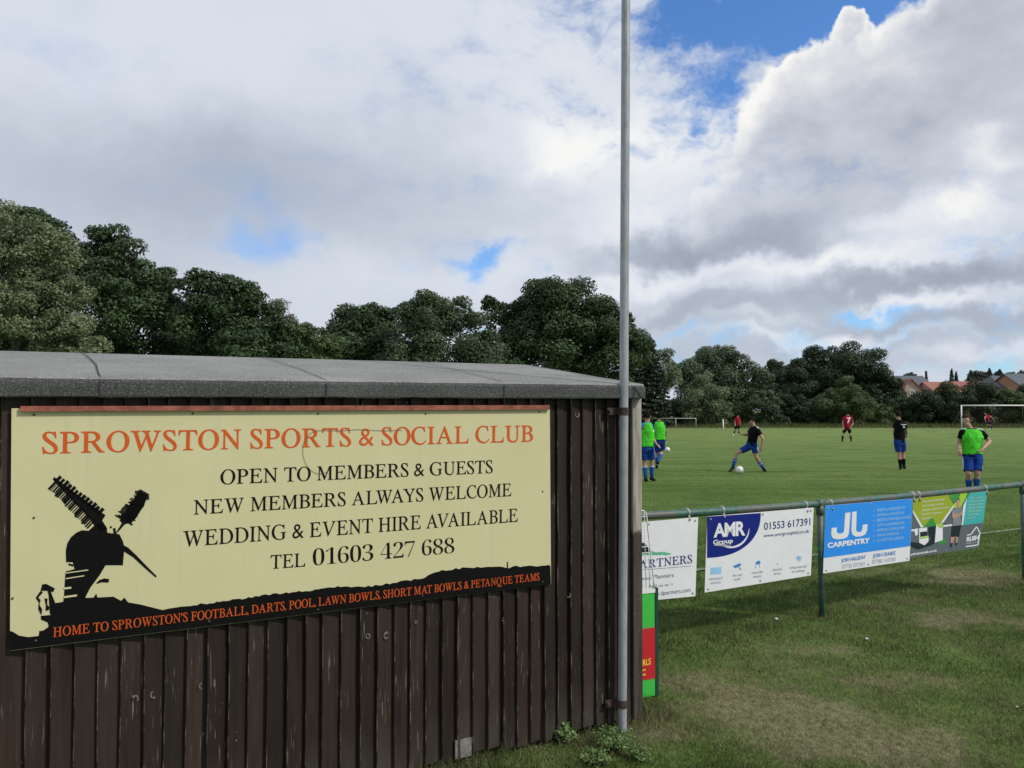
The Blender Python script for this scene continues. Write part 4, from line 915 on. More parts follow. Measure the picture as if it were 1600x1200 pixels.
def build_tree(name, lobes_px, Y, mat, label, cat='tree', leaf=.2, dens=1.0, group=None, sub=1.0, spread=.5, base=None, subr=.36, trunk=True):
    lobes = []; leaf *= .8
    for (px, py, r) in lobes_px:
        dy = RNG.uniform(-spread, spread) * r * Y / F; p = atY(px, py, Y + dy); lobes.append((p.x, p.y, p.z, r * Y / F))
    cx = float(np.average([l[0] for l in lobes], weights=[l[3] for l in lobes])); cy = float(np.mean([l[1] for l in lobes])); top = max(l[2] + l[3] for l in lobes)
    T = empty(name, (cx, cy, 0), label, cat, group)
    Q = crown_leaves(lobes, leaf, dens, sub, subr=subr); n = len(Q)
    np_mesh('crown', Q.reshape(-1, 3), np.arange(n * 4).reshape(n, 4), 4, mat, T)
    mb = MB(); h = top * .5; r0 = max(.05, top * .022)
    low = min(l[2] for l in lobes)
    mb.chain([(cx, cy, -.1), (cx + .1, cy, h * .35), (cx - .08, cy + .05, h * .7), (cx, cy, h)], [r0 * 1.25, r0, r0 * .85, r0 * .6], 8)
    for (x, y, z, R) in lobes:
        a = Vector((cx, cy, min(h * .8, max(.2, z * .55)))); b = Vector((x, y, z)); m = a.lerp(b, .5) + Vector((0, 0, .1 * R)); mb.chain([a, m, b + (b - a).normalized() * R * .4], [r0 * .5, r0 * .32, r0 * .12], 6)
        for k in range(4):
            e = b + Vector(sphere_dirs(1, .4)[0]) * R * .85; mb.chain([m.lerp(b, .4), e], [r0 * .18, r0 * .05], 5)
    mb.build('trunk' if cat == 'tree' else 'stem', BARK, T, True)
    return T
G1 = 'trees behind the shed'; G2 = 'trees beyond the pitch'; G3 = 'bushes at the far edge of the pitch'
build_tree('broadleaf_tree', [(20, 380, 62), (75, 400, 50), (-40, 420, 80), (40, 480, 62), (105, 470, 40), (100, 530, 52), (20, 560, 70), (140, 560, 38), (-60, 540, 90)], 43, FM['olive'], 'pale olive broadleaf tree at the far left above the shed roof', leaf=.15, group=G1, sub=2.0, dens=.66, subr=.27)
build_tree('broadleaf_tree', [(20, 360, 48), (65, 375, 45), (-30, 370, 60), (90, 410, 36), (60, 460, 60), (30, 560, 90)], 53, FM['dark'], 'dark tree top rising behind the pale olive tree', leaf=.24, group=G1)
build_tree('broadleaf_tree', [(165, 400, 48), (200, 430, 52), (135, 430, 42), (190, 490, 66), (240, 480, 40), (150, 560, 70), (230, 560, 60)], 51, FM['dark'], 'tall dark green tree with domed top right of the pale olive tree', leaf=.22, group=G1)
build_tree('broadleaf_tree', [(258, 440, 26), (255, 480, 40), (275, 530, 50), (300, 580, 50)], 57, FM['deep'], 'slim dark tree with notched top between two rounder dark trees', leaf=.22, group=G1)
build_tree('broadleaf_tree', [(315, 462, 40), (365, 464, 44), (405, 495, 42), (430, 515, 30), (340, 520, 60), (430, 540, 42), (380, 560, 60), (310, 580, 50)], 50, FM['dark'], 'broad dark green tree beside the sparse pale birch', leaf=.21, group=G1)
build_tree('birch_tree', [(437, 478, 16), (446, 500, 16), (458, 505, 10), (440, 530, 22)], 54, FM['birch'], 'small sparse pale birch top showing over the dark tree', leaf=.13, dens=.28, group=G1)
build_tree('shrubby_tree', [(468, 528, 28), (494, 535, 24), (450, 525, 28), (514, 545, 24), (450, 570, 34), (490, 575, 36)], 52, FM['mid'], 'low yellowish green tree in the dip of the tree line', leaf=.18, group=G1)
build_tree('broadleaf_tree', [(560, 510, 42), (530, 530, 34), (590, 505, 36), (560, 560, 62), (515, 575, 34), (610, 560, 60)], 60, FM['dark'], 'rounded dark tree right of the dip behind the shed', leaf=.23, group=G1)
build_tree('broadleaf_tree', [(665, 495, 44), (710, 500, 46), (640, 500, 34), (750, 545, 38), (690, 560, 62), (740, 580, 48), (640, 570, 50)], 56, FM['grey'], 'grey green rounded tree in the middle of the row over the roof', leaf=.2, group=G1)
build_tree('broadleaf_tree', [(850, 478, 52), (900, 490, 56), (795, 500, 36), (765, 478, 16), (945, 510, 46), (860, 540, 70), (930, 560, 60), (800, 560, 56), (985, 550, 40)], 72, FM['dark'], 'tallest wide oak crown just left of the steel pole', leaf=.27, group=G1, sub=1.2)
def build_conifer(cx, top, half, base, Y, label, mat, leaf=.2, n=9000, group=None, name='conifer_tree', droop=.2):
    p = atY(cx, top, Y); H = p.z; R = half * Y / F; zb = max(0, atY(cx, base, Y).z) ; T = empty(name, (p.x, p.y, 0), label, 'tree', group)
    t = RNG.random(n) ** .75; lay = np.round(t * 22 + RNG.normal(0, .18, n)) / 22; t = np.clip(.75 * lay + .25 * t, 0, 1)
    az = RNG.uniform(0, 2 * math.pi, n); k = 1 + .22 * np.sin(az * 5 + lay * 40); rr = R * t ** .8 * k * np.sqrt(RNG.uniform(.15, 1, n)); z = H - t * (H - zb) - rr * droop
    P = np.stack([p.x + np.cos(az) * rr, p.y + np.sin(az) * rr, z], 1); O = np.stack([np.cos(az), np.sin(az), np.full(n, .5)], 1)
    Q = leaf_arrays(P, O, leaf, .8); np_mesh('crown', Q.reshape(-1, 3), np.arange(n * 4).reshape(n, 4), 4, mat, T)
    mb = MB(); mb.chain([(p.x, p.y, -.1), (p.x, p.y, H * .5), (p.x, p.y, H * .97)], [H * .022, H * .014, .02], 8); mb.build('trunk', BARK, T, True)
for cx, top, half, lab in ((985, 492, 48, 'dark conifer directly behind the steel pole'), (1016, 528, 38, 'dark pointed conifer just right of the steel pole'), (930, 535, 60, 'dark conifer in front of the wide oak crown'), (865, 545, 50, 'dark conifer above the right half of the shed roof')):
    build_conifer(cx, top, half, 664, 86, lab, FM['conifer'], leaf=.30, n=16000, group='dark conifers by the pole')
build_tree('willow_tree', [(1036, 565, 20), (1046, 585, 22), (1030, 600, 24)], 88, FM['silver'], 'pale silvery tree peeping out right of the dark conifers', leaf=.2, dens=.5, group=G2)
build_tree('broadleaf_tree', [(1110, 575, 36), (1140, 580, 36), (1085, 590, 34), (1170, 600, 30), (1120, 620, 50), (1165, 630, 34)], 96, FM['grey'], 'rounded grey green tree over the hedge left of the dark oak', leaf=.26, group=G2)
build_tree('willow_tree', [(1098, 558, 16), (1120, 552, 14), (1140, 552, 14), (1075, 575, 16)], 100, FM['olive'], 'feathery light olive treetop behind the rounded grey green tree', leaf=.22, dens=.55, group=G2)
build_tree('willow_bush', [(1100, 605, 24), (1118, 620, 22), (1085, 625, 26), (1130, 640, 16), (1100, 648, 26), (1078, 650, 20), (1122, 655, 16)], 89, FM['silver'], 'silvery sunlit bush above the running red player', 'bush', leaf=.17, dens=.7, group=G3)
build_tree('broadleaf_tree', [(1280, 572, 34), (1320, 575, 38), (1250, 590, 32), (1355, 578, 34), (1380, 610, 30), (1300, 620, 56), (1360, 625, 46), (1245, 625, 44), (1388, 632, 26), (1230, 600, 28)], 100, FM['deep'], 'big dark domed oak between the pitch and the brick houses', leaf=.26, group=G2, sub=1.2)
build_tree('broadleaf_tree', [(1207, 580, 20), (1225, 590, 24), (1200, 605, 26), (1225, 625, 34)], 103, FM['deep'], 'smaller dark tree tucked against the left of the domed oak', leaf=.26, group=G2)
build_tree('leafy_bush', [(1320, 612, 24), (1300, 630, 26), (1340, 635, 26), (1318, 650, 28)], 90, FM['mid'], 'lighter green bush behind the red player number seven', 'bush', leaf=.17, group=G3)
hedge = [(1205, 655, 24, 'deep', 'low dark bush under the small tree left of the oak'), (1287, 655, 22, 'deep', 'low dark bush left of the red number seven player'), (1250, 657, 20, 'dark', 'smallest dark bush at the foot of the domed oak'), (1195, 625, 22, 'grey', 'greyish hedge bush left of the dark oak'), (1235, 632, 26, 'deep', 'dark low bush under the left side of the oak'), (1268, 640, 20, 'dark', 'small dark bush beside the lighter green bush'), (1160, 648, 26, 'mid', 'mid green bush between the kicker and the tree line'), (1110, 655, 24, 'dark', 'dark bush above the short white rail'), (1065, 640, 34, 'dark', 'large dark bush at the foot of the conifers'),
         (1030, 645, 30, 'deep', 'deep green bush behind the two green bibs'), (1375, 648, 24, 'mid', 'mid green hedge bush right of the red player'), (1410, 642, 28, 'dark', 'dark hedge bush behind the black shirted player'), (1445, 632, 30, 'deep', 'dark bush in front of the brick gable'), (1475, 622, 32, 'dark', 'tall dark bush left of the goal frame'), (1530, 622, 34, 'deep', 'dark bush above the left goal post'), (1570, 628, 34, 'mid', 'green bush behind the crossbar at the picture edge'), (1615, 630, 40, 'deep', 'dark bush behind the far end of the crossbar'), (1500, 645, 30, 'deep', 'low dark bush filling the goal mouth'), (1560, 652, 30, 'deep', 'low dark bush behind the bending red goalkeeper')]
for (x, y, r, k, lab) in hedge:
    build_tree('hedge_bush', [(x, y, r * .8), (x - r * .6, y + 8, r * .62), (x + r * .6, y + 7, r * .62), (x, y + r * .8, r * .8)], 91 + RNG.uniform(-1.5, 3), FM[k], lab, 'bush', leaf=.18, group=G3, dens=.9)
# far trees behind the houses
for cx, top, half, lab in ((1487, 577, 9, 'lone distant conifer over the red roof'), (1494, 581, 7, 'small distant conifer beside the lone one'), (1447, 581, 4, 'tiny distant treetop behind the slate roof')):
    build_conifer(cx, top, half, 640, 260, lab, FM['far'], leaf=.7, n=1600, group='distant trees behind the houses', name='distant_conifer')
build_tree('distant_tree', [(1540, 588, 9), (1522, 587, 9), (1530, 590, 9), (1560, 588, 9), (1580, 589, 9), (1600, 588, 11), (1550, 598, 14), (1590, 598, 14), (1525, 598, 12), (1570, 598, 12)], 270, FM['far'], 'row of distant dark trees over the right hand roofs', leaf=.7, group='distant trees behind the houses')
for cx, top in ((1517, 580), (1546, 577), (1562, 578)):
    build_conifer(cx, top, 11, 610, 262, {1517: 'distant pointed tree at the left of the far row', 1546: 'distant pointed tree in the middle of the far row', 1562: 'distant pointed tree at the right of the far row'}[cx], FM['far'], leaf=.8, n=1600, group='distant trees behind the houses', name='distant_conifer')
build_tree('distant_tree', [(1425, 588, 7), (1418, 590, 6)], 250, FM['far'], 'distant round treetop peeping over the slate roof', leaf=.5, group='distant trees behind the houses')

# weeds at the foot of the shed
def build_weed(px, py, n, R, H, label, mat, seed, leaf=.03):
    c = ground(px, py); rr = random.Random(seed); T = empty('weed_plant', c, label, 'plant', 'weeds by the shed'); st = MB(); P = []; O = []
    for k in range(n):
        a = rr.uniform(0, 6.28); d = R * math.sqrt(rr.random()); h = H * rr.uniform(.45, 1) * (1 - .4 * d / R); e = Vector((c.x + math.cos(a) * d, c.y + math.sin(a) * d, h)); m = c.lerp(e, .5) + Vector((0, 0, h * .2)); st.chain([c, m, e], [.0025, .002, .001], 5)
        for j in range(46):
            t = rr.uniform(.25, 1.05); q = (c.lerp(m, t * 2) if t < .5 else m.lerp(e, t * 2 - 1)) + Vector((rr.gauss(0, .012), rr.gauss(0, .012), rr.gauss(0, .009))); P.append(q); O.append((math.cos(a) * .3, math.sin(a) * .3, 1))
    st.build('stem', mat, T, True); Q = leaf_arrays(np.array([tuple(p) for p in P]), np.array(O), leaf, .8); m = len(Q); np_mesh('foliage', Q.reshape(-1, 3), np.arange(m * 4).reshape(m, 4), 4, mat, T)
WEED = mat_foliage('weed_leaf', (0.10, 0.17, 0.05), (0.24, 0.34, 0.13), .25)
build_weed(960, 1170, 46, .115, .13, 'bushy pale green weed below the steel pole', WEED, 1, .014)
build_weed(1000, 1185, 22, .07, .08, 'small feathery weed right of the bushy weed', WEED, 4, .012)
build_weed(882, 1156, 10, .06, .09, 'small broad leafed weed against the shed boards', WEED, 2, .035)
build_weed(930, 1190, 24, .10, .07, 'low spreading weed at the bottom of the picture', WEED, 3, .013)
PALE = simple('pale_pebble', (0.62, 0.60, 0.55), .7, .1)
for i, (px, py, r, lab) in enumerate(((1213, 968, .013, 'small white pebble in the grass left of the first post'), (1354, 999, .011, 'pale stone on the worn turf beyond the first post'), (1589, 1105, .006, 'tiny white pebble at the right edge of the grass'), (582, 1198, .03, 'pale stone by the shed foot'))):
    if i == 3: continue
    c = ground(px, py); rr = random.Random(i); mb = MB(); mb.ball(c + Vector((0, 0, r * .45)), (r * 1.3, r, r * .8), fn=lambda u: 1 + .18 * mnoise.noise(u * 2.1 + Vector((i, 0, 0)))); o = mb.build('pebble', PALE, None, True); tag(o, lab, 'pebble', 'pebbles in the grass')

# ------------------------------------------------------------------ pitch furniture
WHITE = simple('white_paint', (0.78, 0.79, 0.78), .45, .06)
def build_goal():
    Y = 79; a = ground(1498, 669.0); a = Vector((a.x, Y, 0)); H = atY(1498, 633.5, Y).z; W = 7.32; r = .06
    T = empty('football_goal', (a.x + W / 2, Y, 0), 'white football goal frame in front of the dark hedge', 'goal')
    for x in (0, W):
        m = MB(); m.tube(a + Vector((x, 0, -.05)), a + Vector((x, 0, H)), r, n=12); m.build('post', WHITE, T, True)
    m = MB(); m.tube(a + Vector((-r, 0, H)), a + Vector((W + r, 0, H)), r, n=12); m.build('crossbar', WHITE, T, True)
    m = MB()
    for x in (0, W): m.chain([a + Vector((x, .05, H)), a + Vector((x + (.7 if x == 0 else -.7), .9, H - .1)), a + Vector((x, 1.9, .05))], [.02] * 3, 8)
    m.build('stanchion', simple('net_stay', (.25, .2, .18), .6), T, True)
    n = MB(); g = .24
    for k in range(int(W / g) + 1):
        x = k * g; n.chain([a + Vector((x, .06, H)), a + Vector((x, .95, H - .12)), a + Vector((x, 1.9, .02))], [.005] * 3, 4, False)
    for k in range(10):
        t = k / 9; p = Vector((0, .95 + .95 * t, (H - .12) * (1 - t) + .02)); n.chain([a + p, a + p + Vector((W, 0, 0))], [.005] * 2, 4, False)
    n.build('net', simple('net_cord', (.10, .06, .05), .8), T)
build_goal()
def build_rail_far():
    Y = 82; T = empty('barrier_rail', atY(1060, 670, Y) * 1.0, 'short weathered white rail at the far left of the pitch', 'rail'); T.location.z = 0
    a = atY(1020, 662, Y); b = atY(1088, 662, Y); mt = simple('weathered_white', (.42, .42, .38), .7)
    m = MB(); m.tube(Vector((a.x, Y, .95)), Vector((b.x, Y, .95)), .035, n=8); m.build('rail', mt, T, True)
    for px in (1030, 1056, 1087.5):
        x = atY(px, 662, Y).x; m = MB(); m.tube(Vector((x, Y, -.05)), Vector((x, Y, .95)), .035, n=8); m.build('post', mt, T, True)
    p = ground(1130.5, 673); Tm = MB(); Yp = p.y; h = atY(1129.5, 655.5, Yp).z; Tm.chain([(p.x, Yp, -.02), (p.x - .02, Yp, h * .5), (p.x - .05, Yp, h)], [.055, .055, .05], 10); o = Tm.build('marker_post', WHITE, None, True); tag(o, 'white marker post standing left of the far red player', 'post')
build_rail_far()
def build_ball(px, pyb, label):
    c = ground(px, pyb); R = .11; m = MB(); m.ball(c + Vector((0, 0, R)), R, nu=24, nv=14)
    mt, N, b = material('football_cover'); P = objc(N)
    v = N.n('ShaderNodeTexVoronoi', {'Vector': P, 'Scale': 11.0}, feature='DISTANCE_TO_EDGE').outputs[0]
    N.t.links.new(N.mix(N.mr(v, 0.01, 0.03, 1, 0), (.72, .72, .70), (.45, .45, .45)), b.inputs['Base Color']); b.inputs['Roughness'].default_value = .4
    o = m.build('football', mt, None, True); off = c.copy(); o.location = off
    o.data.transform(Matrix.Translation(-off)); tag(o, label, 'ball', 'footballs on the pitch')
build_ball(1155.5, 740, 'white football at the feet of the kicking player')
build_ball(1043, 706.5, 'white football beside the player pair in green bibs')

# ------------------------------------------------------------------ houses
def build_house(x0, x1, Y, depth, eave, ridge, axis, wall, roof, label, wins=(), hip=0.0):
    T = empty('brick_house', ((x0 + x1) / 2, Y + depth / 2, 0), label, 'house', 'houses beyond the hedge')
    m = MB(); m.hexa([(x0, Y, 0), (x1, Y, 0), (x1, Y + depth, 0), (x0, Y + depth, 0), (x0, Y, eave), (x1, Y, eave), (x1, Y + depth, eave), (x0, Y + depth, eave)])
    xm, ym = (x0 + x1) / 2, Y + depth / 2
    if axis == 'y': # ridge runs away from camera: gable faces us
        m.add([(x0, Y, eave), (x1, Y, eave), (xm, Y, ridge)], [(0, 1, 2)]); m.add([(x0, Y + depth, eave), (x1, Y + depth, eave), (xm, Y + depth, ridge)], [(0, 2, 1)])
    else:
        if not hip: m.add([(x0, Y, eave), (x0, Y + depth, eave), (x0, ym, ridge)], [(0, 2, 1)]); m.add([(x1, Y, eave), (x1, Y + depth, eave), (x1, ym, ridge)], [(0, 1, 2)])
    m.build('wall', wall, T)
    r = MB(); o = .35; t = .14
    if axis == 'y':
        for s in (-1, 1):
            xe = (x0 - o) if s < 0 else (x1 + o); ze = eave - o * (ridge - eave) / (xm - x0)
            p = [(xe, Y - o, ze), (xm, Y - o, ridge), (xm, Y + depth + o, ridge), (xe, Y + depth + o, ze)]
            r.hexa([Vector(q) + Vector((0, 0, .02)) for q in p] + [Vector(q) + Vector((0, 0, t)) for q in p])
    else:
        for s in (-1, 1):
            ye = (Y - o) if s < 0 else (Y + depth + o); ze = eave - o * (ridge - eave) / (ym - Y)
            p = [(x0 - o, ye, ze), (x1 + o, ye, ze), (x1 + o - hip, ym, ridge), (x0 - o + hip, ym, ridge)]
            r.hexa([Vector(q) + Vector((0, 0, .02)) for q in p] + [Vector(q) + Vector((0, 0, t)) for q in p])
    if hip and axis == 'x':
        for xe, xi in ((x0 - o, x0 - o + hip), (x1 + o, x1 + o - hip)):
            ze = eave - o * (ridge - eave) / (ym - Y); r.add([(xe, Y - o, ze + t - .01), (xe, Y + depth + o, ze + t - .01), (xi, ym, ridge + t - .01)], [(0, 1, 2)])
    r.build('roof', roof, T)
    gl = simple('window_glass', (.05, .07, .09), .15)
    for (wx, wz, ww, wh) in wins:
        f = MB(); c = Vector((wx, Y - .02, wz))
        for dx, dz, sx, sz in ((0, wh / 2, ww + .12, .1), (0, -wh / 2, ww + .12, .1), (-ww / 2, 0, .1, wh - .1), (ww / 2, 0, .1, wh - .1), (0, 0, .08, wh - .1)): f.box(c + Vector((dx, 0, dz)), (sx, .1, sz))
        fo = f.build('window', WHITE, T); g = MB(); g.box(c + Vector((0, .015, 0)), (ww, .02, wh)); g.build('pane', gl, fo)
def brick(name, a, b):
    m, N, bs = material(name); P = objc(N); t = N.n('ShaderNodeTexBrick', {'Vector': N.vm('MULTIPLY', P, (1, 1, 1)).outputs[0], 'Color1': a + (1,), 'Color2': b + (1,), 'Mortar': (.4, .36, .32, 1), 'Scale': 3.0, 'Mortar Size': .01})
    N.t.links.new(N.mix(N.noise(P, .8, 3).outputs[0], t.outputs[0], a), bs.inputs['Base Color']); bs.inputs['Roughness'].default_value = .9; return m
BR_PINK = brick('pink_brick', (.42, .24, .19), (.48, .30, .24)); BR_RED = brick('red_brick', (.22, .075, .05), (.28, .10, .07)); BR_OR = brick('orange_brick', (.34, .16, .11), (.38, .19, .12)); CREAM = simple('cream_render', (.5, .42, .33), .9)
SLATE = simple('slate_tiles', (.10, .11, .13), .8, .15, 3); RTILE = simple('red_tiles', (.26, .10, .075), .85, .2, 3); OTILE = simple('orange_tiles', (.29, .125, .085), .85, .2, 3); DRED = simple('dark_red_tiles', (.26, .085, .075), .85, .2, 3)
def hx(px, Y): return (px - 800) / F * Y * _cp
def hz(py, Y): return atY(800, py, Y).z
build_house(hx(1392, 165), hx(1457, 165), 165, 9, hz(604, 165), hz(588, 169), 'x', CREAM, SLATE, 'house with long grey slate roof behind the pink gable')
build_house(hx(1407, 150), hx(1441, 150), 150, 9, hz(610, 150), hz(593, 150), 'y', BR_PINK, DRED, 'pink brick house with its gable towards the pitch', wins=((hx(1425.5, 150), hz(612.5, 150), .7, .8),))
build_house(hx(1462, 160), hx(1512, 160), 160, 9, hz(612, 160), hz(597.5, 164), 'x', BR_PINK, OTILE, 'house with bright orange tiled roof over the hedge')
build_house(hx(1507, 170), hx(1606, 170), 170, 9, hz(607, 170), hz(596.5, 174), 'x', BR_RED, RTILE, 'house with long dull red roof right of the orange roof')
build_house(hx(1567, 145), hx(1597, 145), 145, 10, hz(605.5, 145), hz(588.5, 150), 'x', BR_RED, SLATE, 'red brick house with slate roof and two white windows', wins=((hx(1578.5, 145), hz(611, 145), .9, 1.2), (hx(1588.5, 145), hz(611, 145), .9, 1.2)), hip=1.2)
build_house(hx(1599, 140), hx(1640, 140), 140, 10, hz(604, 140), hz(585, 145), 'x', BR_OR, SLATE, 'orange brick house cut off by the right picture edge')

# ------------------------------------------------------------------ people
SKIN = simple('skin', (0.42, 0.245, 0.175), .5, .08, 20); SKIN2 = simple('skin_pale', (0.50, 0.31, 0.235), .5, .08, 20)
def cloth(name, c, r=.75): return simple(name, c, r, .14, 9, spec=.08)
CL = dict(bib=cloth('green_bib', (0.075, 0.55, 0.035)), blue=cloth('blue_kit', (0.010, 0.045, 0.235)), bluesock=cloth('blue_sock', (0.02, 0.085, 0.30)), blackc=cloth('black_kit', (0.0045, 0.0045, 0.006)), red=cloth('red_kit', (0.30, 0.010, 0.026)), whitec=cloth('white_trim', (.72, .73, .76)), boot=cloth('boot_black', (.012, .012, .014), .4), bootw=cloth('boot_white', (.6, .6, .6), .4), shirtblue=cloth('blue_shirt', (0.025, 0.12, 0.50)), navy=cloth('navy_kit', (.008, .018, .07)))
HAIR = [simple('brown_hair', (0.022, 0.013, 0.009), .8, .5, 60, spec=.05), simple('dark_hair', (0.010, 0.007, 0.006), .8, .5, 60, spec=.05), simple('light_brown_hair', (0.045, 0.028, 0.018), .8, .5, 60, spec=.05)]
EYE = simple('eye_white', (.22, .2, .19), .4); LIP = simple('lips', (.30, .12, .10), .5)
def remeshed(mb, name, voxel, smooth=3):
    me = mb.mesh('tmp'); bm = bmesh.new(); bm.from_mesh(me); bmesh.ops.recalc_face_normals(bm, faces=bm.faces); bm.to_mesh(me); bm.free()
    o = bpy.data.objects.new('tmp', me); COL.objects.link(o)
    r = o.modifiers.new('r', 'REMESH'); r.mode = 'VOXEL'; r.voxel_size = voxel
    if smooth: s = o.modifiers.new('s', 'SMOOTH'); s.factor = .5; s.iterations = smooth
    dg = bpy.context.evaluated_depsgraph_get(); res = bpy.data.meshes.new_from_object(o.evaluated_get(dg)); res.name = name
    bpy.data.objects.remove(o); bpy.data.meshes.remove(me)
    return res
def ellring(c, X, Yv, a, b, n=18): return [c + X * a * math.cos(2 * math.pi * k / n) + Yv * b * math.sin(2 * math.pi * k / n) for k in range(n)]
def person(J, Y0, face, label, kit, s=1.0, hair=1, skin=SKIN, voxel=.010, sleeve=.55, group='footballers on the pitch'):
    """J: photo-pixel joints with depth offsets, all converted to world points"""
    W = {k: atY(v[0], v[1], Y0 + (v[2] if len(v) > 2 else 0)) for k, v in J.items()}
    lowest = min(W['anL'].z, W['anR'].z)
    dz = Vector((0, 0, .085 * s - lowest))
    for k in W: W[k] = W[k] + dz
    base = Vector(((W['anL'].x + W['anR'].x) / 2, (W['anL'].y + W['anR'].y) / 2, 0))
    T = empty('person', base, label, 'person', group)
    off = base; face = Vector(face).normalized()
    up = (W['neck'] - W['pel']).normalized(); Sx = (W['shR'] - W['shL']).normalized(); Hx = (W['hipR'] - W['hipL']).normalized()
    def tframe(t): 
        X = Hx.lerp(Sx, min(1, max(0, t))).normalized(); return X, X.cross(up).normalized()
    L = (W['neck'] - W['pel']).length; shw = (W['shR'] - W['shL']).length / 2; hpw = (W['hipR'] - W['hipL']).length / 2
    def torso(mb, infl, t0=-.14, neck=True, boxy=0.0, sh_cut=0.0, top=2):
        P = [(-.14, hpw * .9 + .03 * s, .085), (0.0, hpw + .075 * s, .105), (.22, .135 * s + hpw * .15, .10), (.45, .155 * s, .105), (.70, shw * .95, .115), (.86, shw * (1.0 - sh_cut), .09), (.96, shw * (.72 - sh_cut), .068), (1.03, .07 * s, .058)]
        rings = []
        done = False
        for t, a, b in P:
            if t < t0: continue
            if t > top or (top < 2 and t == .96): t, a, b = top, shw * .56, .064
            if rings and t == top and done: continue
            done = t == top
            X, Yv = tframe(t); a2 = a + infl + boxy * (.02 * s if t < .5 else 0); rings.append(ellring(W['pel'] + (W['neck'] - W['pel']) * t, X, Yv, a2, b * s + infl + boxy * .01))
        if t0 > -.14:
            X, Yv = tframe(t0); a = hpw + .09 * s; rings.insert(0, ellring(W['pel'] + (W['neck'] - W['pel']) * t0, X, Yv, a + infl, .112 * s + infl))
        mb.loft(rings)
    m = MB(); torso(m, 0)
    hc = W['head']; fwd = face; hz_ = (hc - W['neck']).normalized() * .5 + Vector((0, 0, .5)); hz_ = (hz_ - fwd * hz_.dot(fwd)).normalized(); hxv = fwd.cross(hz_).normalized()
    ax = (hxv, fwd, hz_)
    m.chain([W['neck'] - up * .05 * s, hc - hz_ * .05 * s], [.062 * s, .054 * s], 12)
    m.ball(hc + hz_ * .02 * s, (.074 * s, .094 * s, .105 * s), ax, 18, 12); m.ball(hc - hz_ * .055 * s + fwd * .03 * s, (.056 * s, .062 * s, .065 * s), ax)
    nb = hc + fwd * .092 * s; m.chain([nb + hz_ * .03 * s - fwd * .012 * s, nb - hz_ * .012 * s + fwd * .016 * s, nb - hz_ * .024 * s], [.009 * s, .015 * s, .009 * s], 8)
    m.ball(nb + hz_ * .04 * s - fwd * .014 * s, (.05 * s, .014 * s, .010 * s), ax, 10, 6)
    for sd in (-1, 1): m.ball(hc + hxv * sd * .078 * s - fwd * .008 * s, (.012 * s, .022 * s, .034 * s), ax, 8, 6)
    for sd in 'LR':
        sh, el, wr = W['sh' + sd], W['el' + sd], W['wr' + sd]
        sh = sh + (W['neck'] - sh) * .12 - up * .02
        m.ball(sh, .062 * s); m.chain([sh, sh.lerp(el, .35), sh.lerp(el, .8), el, el.lerp(wr, .25), el.lerp(wr, .7), wr], [.056 * s, .052 * s, .041 * s, .040 * s, .042 * s, .032 * s, .026 * s], 12)
        hd = (W['ha' + sd] - wr).normalized() if 'ha' + sd in W else (wr - el).normalized()
        pa = hd.cross(up if abs(hd.dot(up)) < .9 else fwd).normalized(); sid = 1 if sd == 'L' else -1; pn = hd.cross(pa).normalized()
        m.ball(wr + hd * .05 * s, (.020 * s, .042 * s, .052 * s), (pn, pa, hd), 12, 8)
        for q in range(4):
            o = (q - 1.5) * .02 * s; a = wr + hd * .085 * s + pa * o; ln = (.068, .078, .074, .058)[q] * s; b = a + hd * ln * .5 + pn * .008 * s; c = b + hd * ln * .38 + pn * .026 * s
            m.chain([a - hd * .02 * s, a, b, c], [.0105 * s, .0105 * s, .0095 * s, .0075 * s], 8)
        a = wr + hd * .03 * s + pa * sid * .034 * s; m.chain([a, a + hd * .03 * s + pa * sid * .022 * s, a + hd * .062 * s + pa * sid * .022 * s + pn * .01 * s], [.014 * s, .0115 * s, .0085 * s], 8)
    feet = {}
    for sd in 'LR':
        hp, kn, an = W['hip' + sd], W['kn' + sd], W['an' + sd]; to = (W['to' + sd] - an)
        m.ball(hp, .088 * s); m.chain([hp, hp.lerp(kn, .3), hp.lerp(kn, .75), kn, kn.lerp(an, .12), kn.lerp(an, .35), kn.lerp(an, .7), an], [.088 * s, .084 * s, .062 * s, .056 * s, .053 * s, .058 * s, .042 * s, .036 * s], 14)
        to = to.normalized(); feet[sd] = (an, to)
        shn = (kn - an).normalized(); m.chain([an - to * .05 * s - shn * .035 * s, an + to * .03 * s - shn * .035 * s, an + to * .12 * s - shn * .052 * s, an + to * .175 * s - shn * .055 * s], [.038 * s, .04 * s, .036 * s, .024 * s], 12)
    def put(me, name, mats, lift=0, parent=T):
        for p in me.polygons: p.use_smooth = True
        me.transform(Matrix.Translation(-off)); return link_mesh(name, me, mats, parent)
    put(remeshed(m, 'body', voxel * .8, 2), 'body', skin)
    # hair
    h = MB(); rs = random.Random(int(Y0 * 10) + hair)
    def hf(u):
        d = u.y
        if d > .25 and u.z < .42: return .70
        if u.z < -.45: return .70
        return 1.17 + .13 * mnoise.noise(u * 4.2 + Vector((Y0, 0, 0))) + (.04 if u.z > .4 else 0)
    h.ball(hc + hz_ * .022 * s - fwd * .008 * s, (.078 * s, .098 * s, .112 * s), ax, 40, 26, hf); me = h.mesh('hair'); put(me, 'hair', HAIR[hair])
    for sd in (-1, 1):
        e = MB(); e.ball(hc + fwd * .083 * s + hxv * sd * .031 * s + hz_ * .018 * s, (.013 * s, .008 * s, .008 * s), ax, 8, 6); put(e.mesh('eye'), 'eye', EYE)
    e = MB(); e.ball(hc + fwd * .086 * s - hz_ * .062 * s, (.023 * s, .010 * s, .007 * s), ax, 10, 6); put(e.mesh('mouth'), 'mouth', LIP)
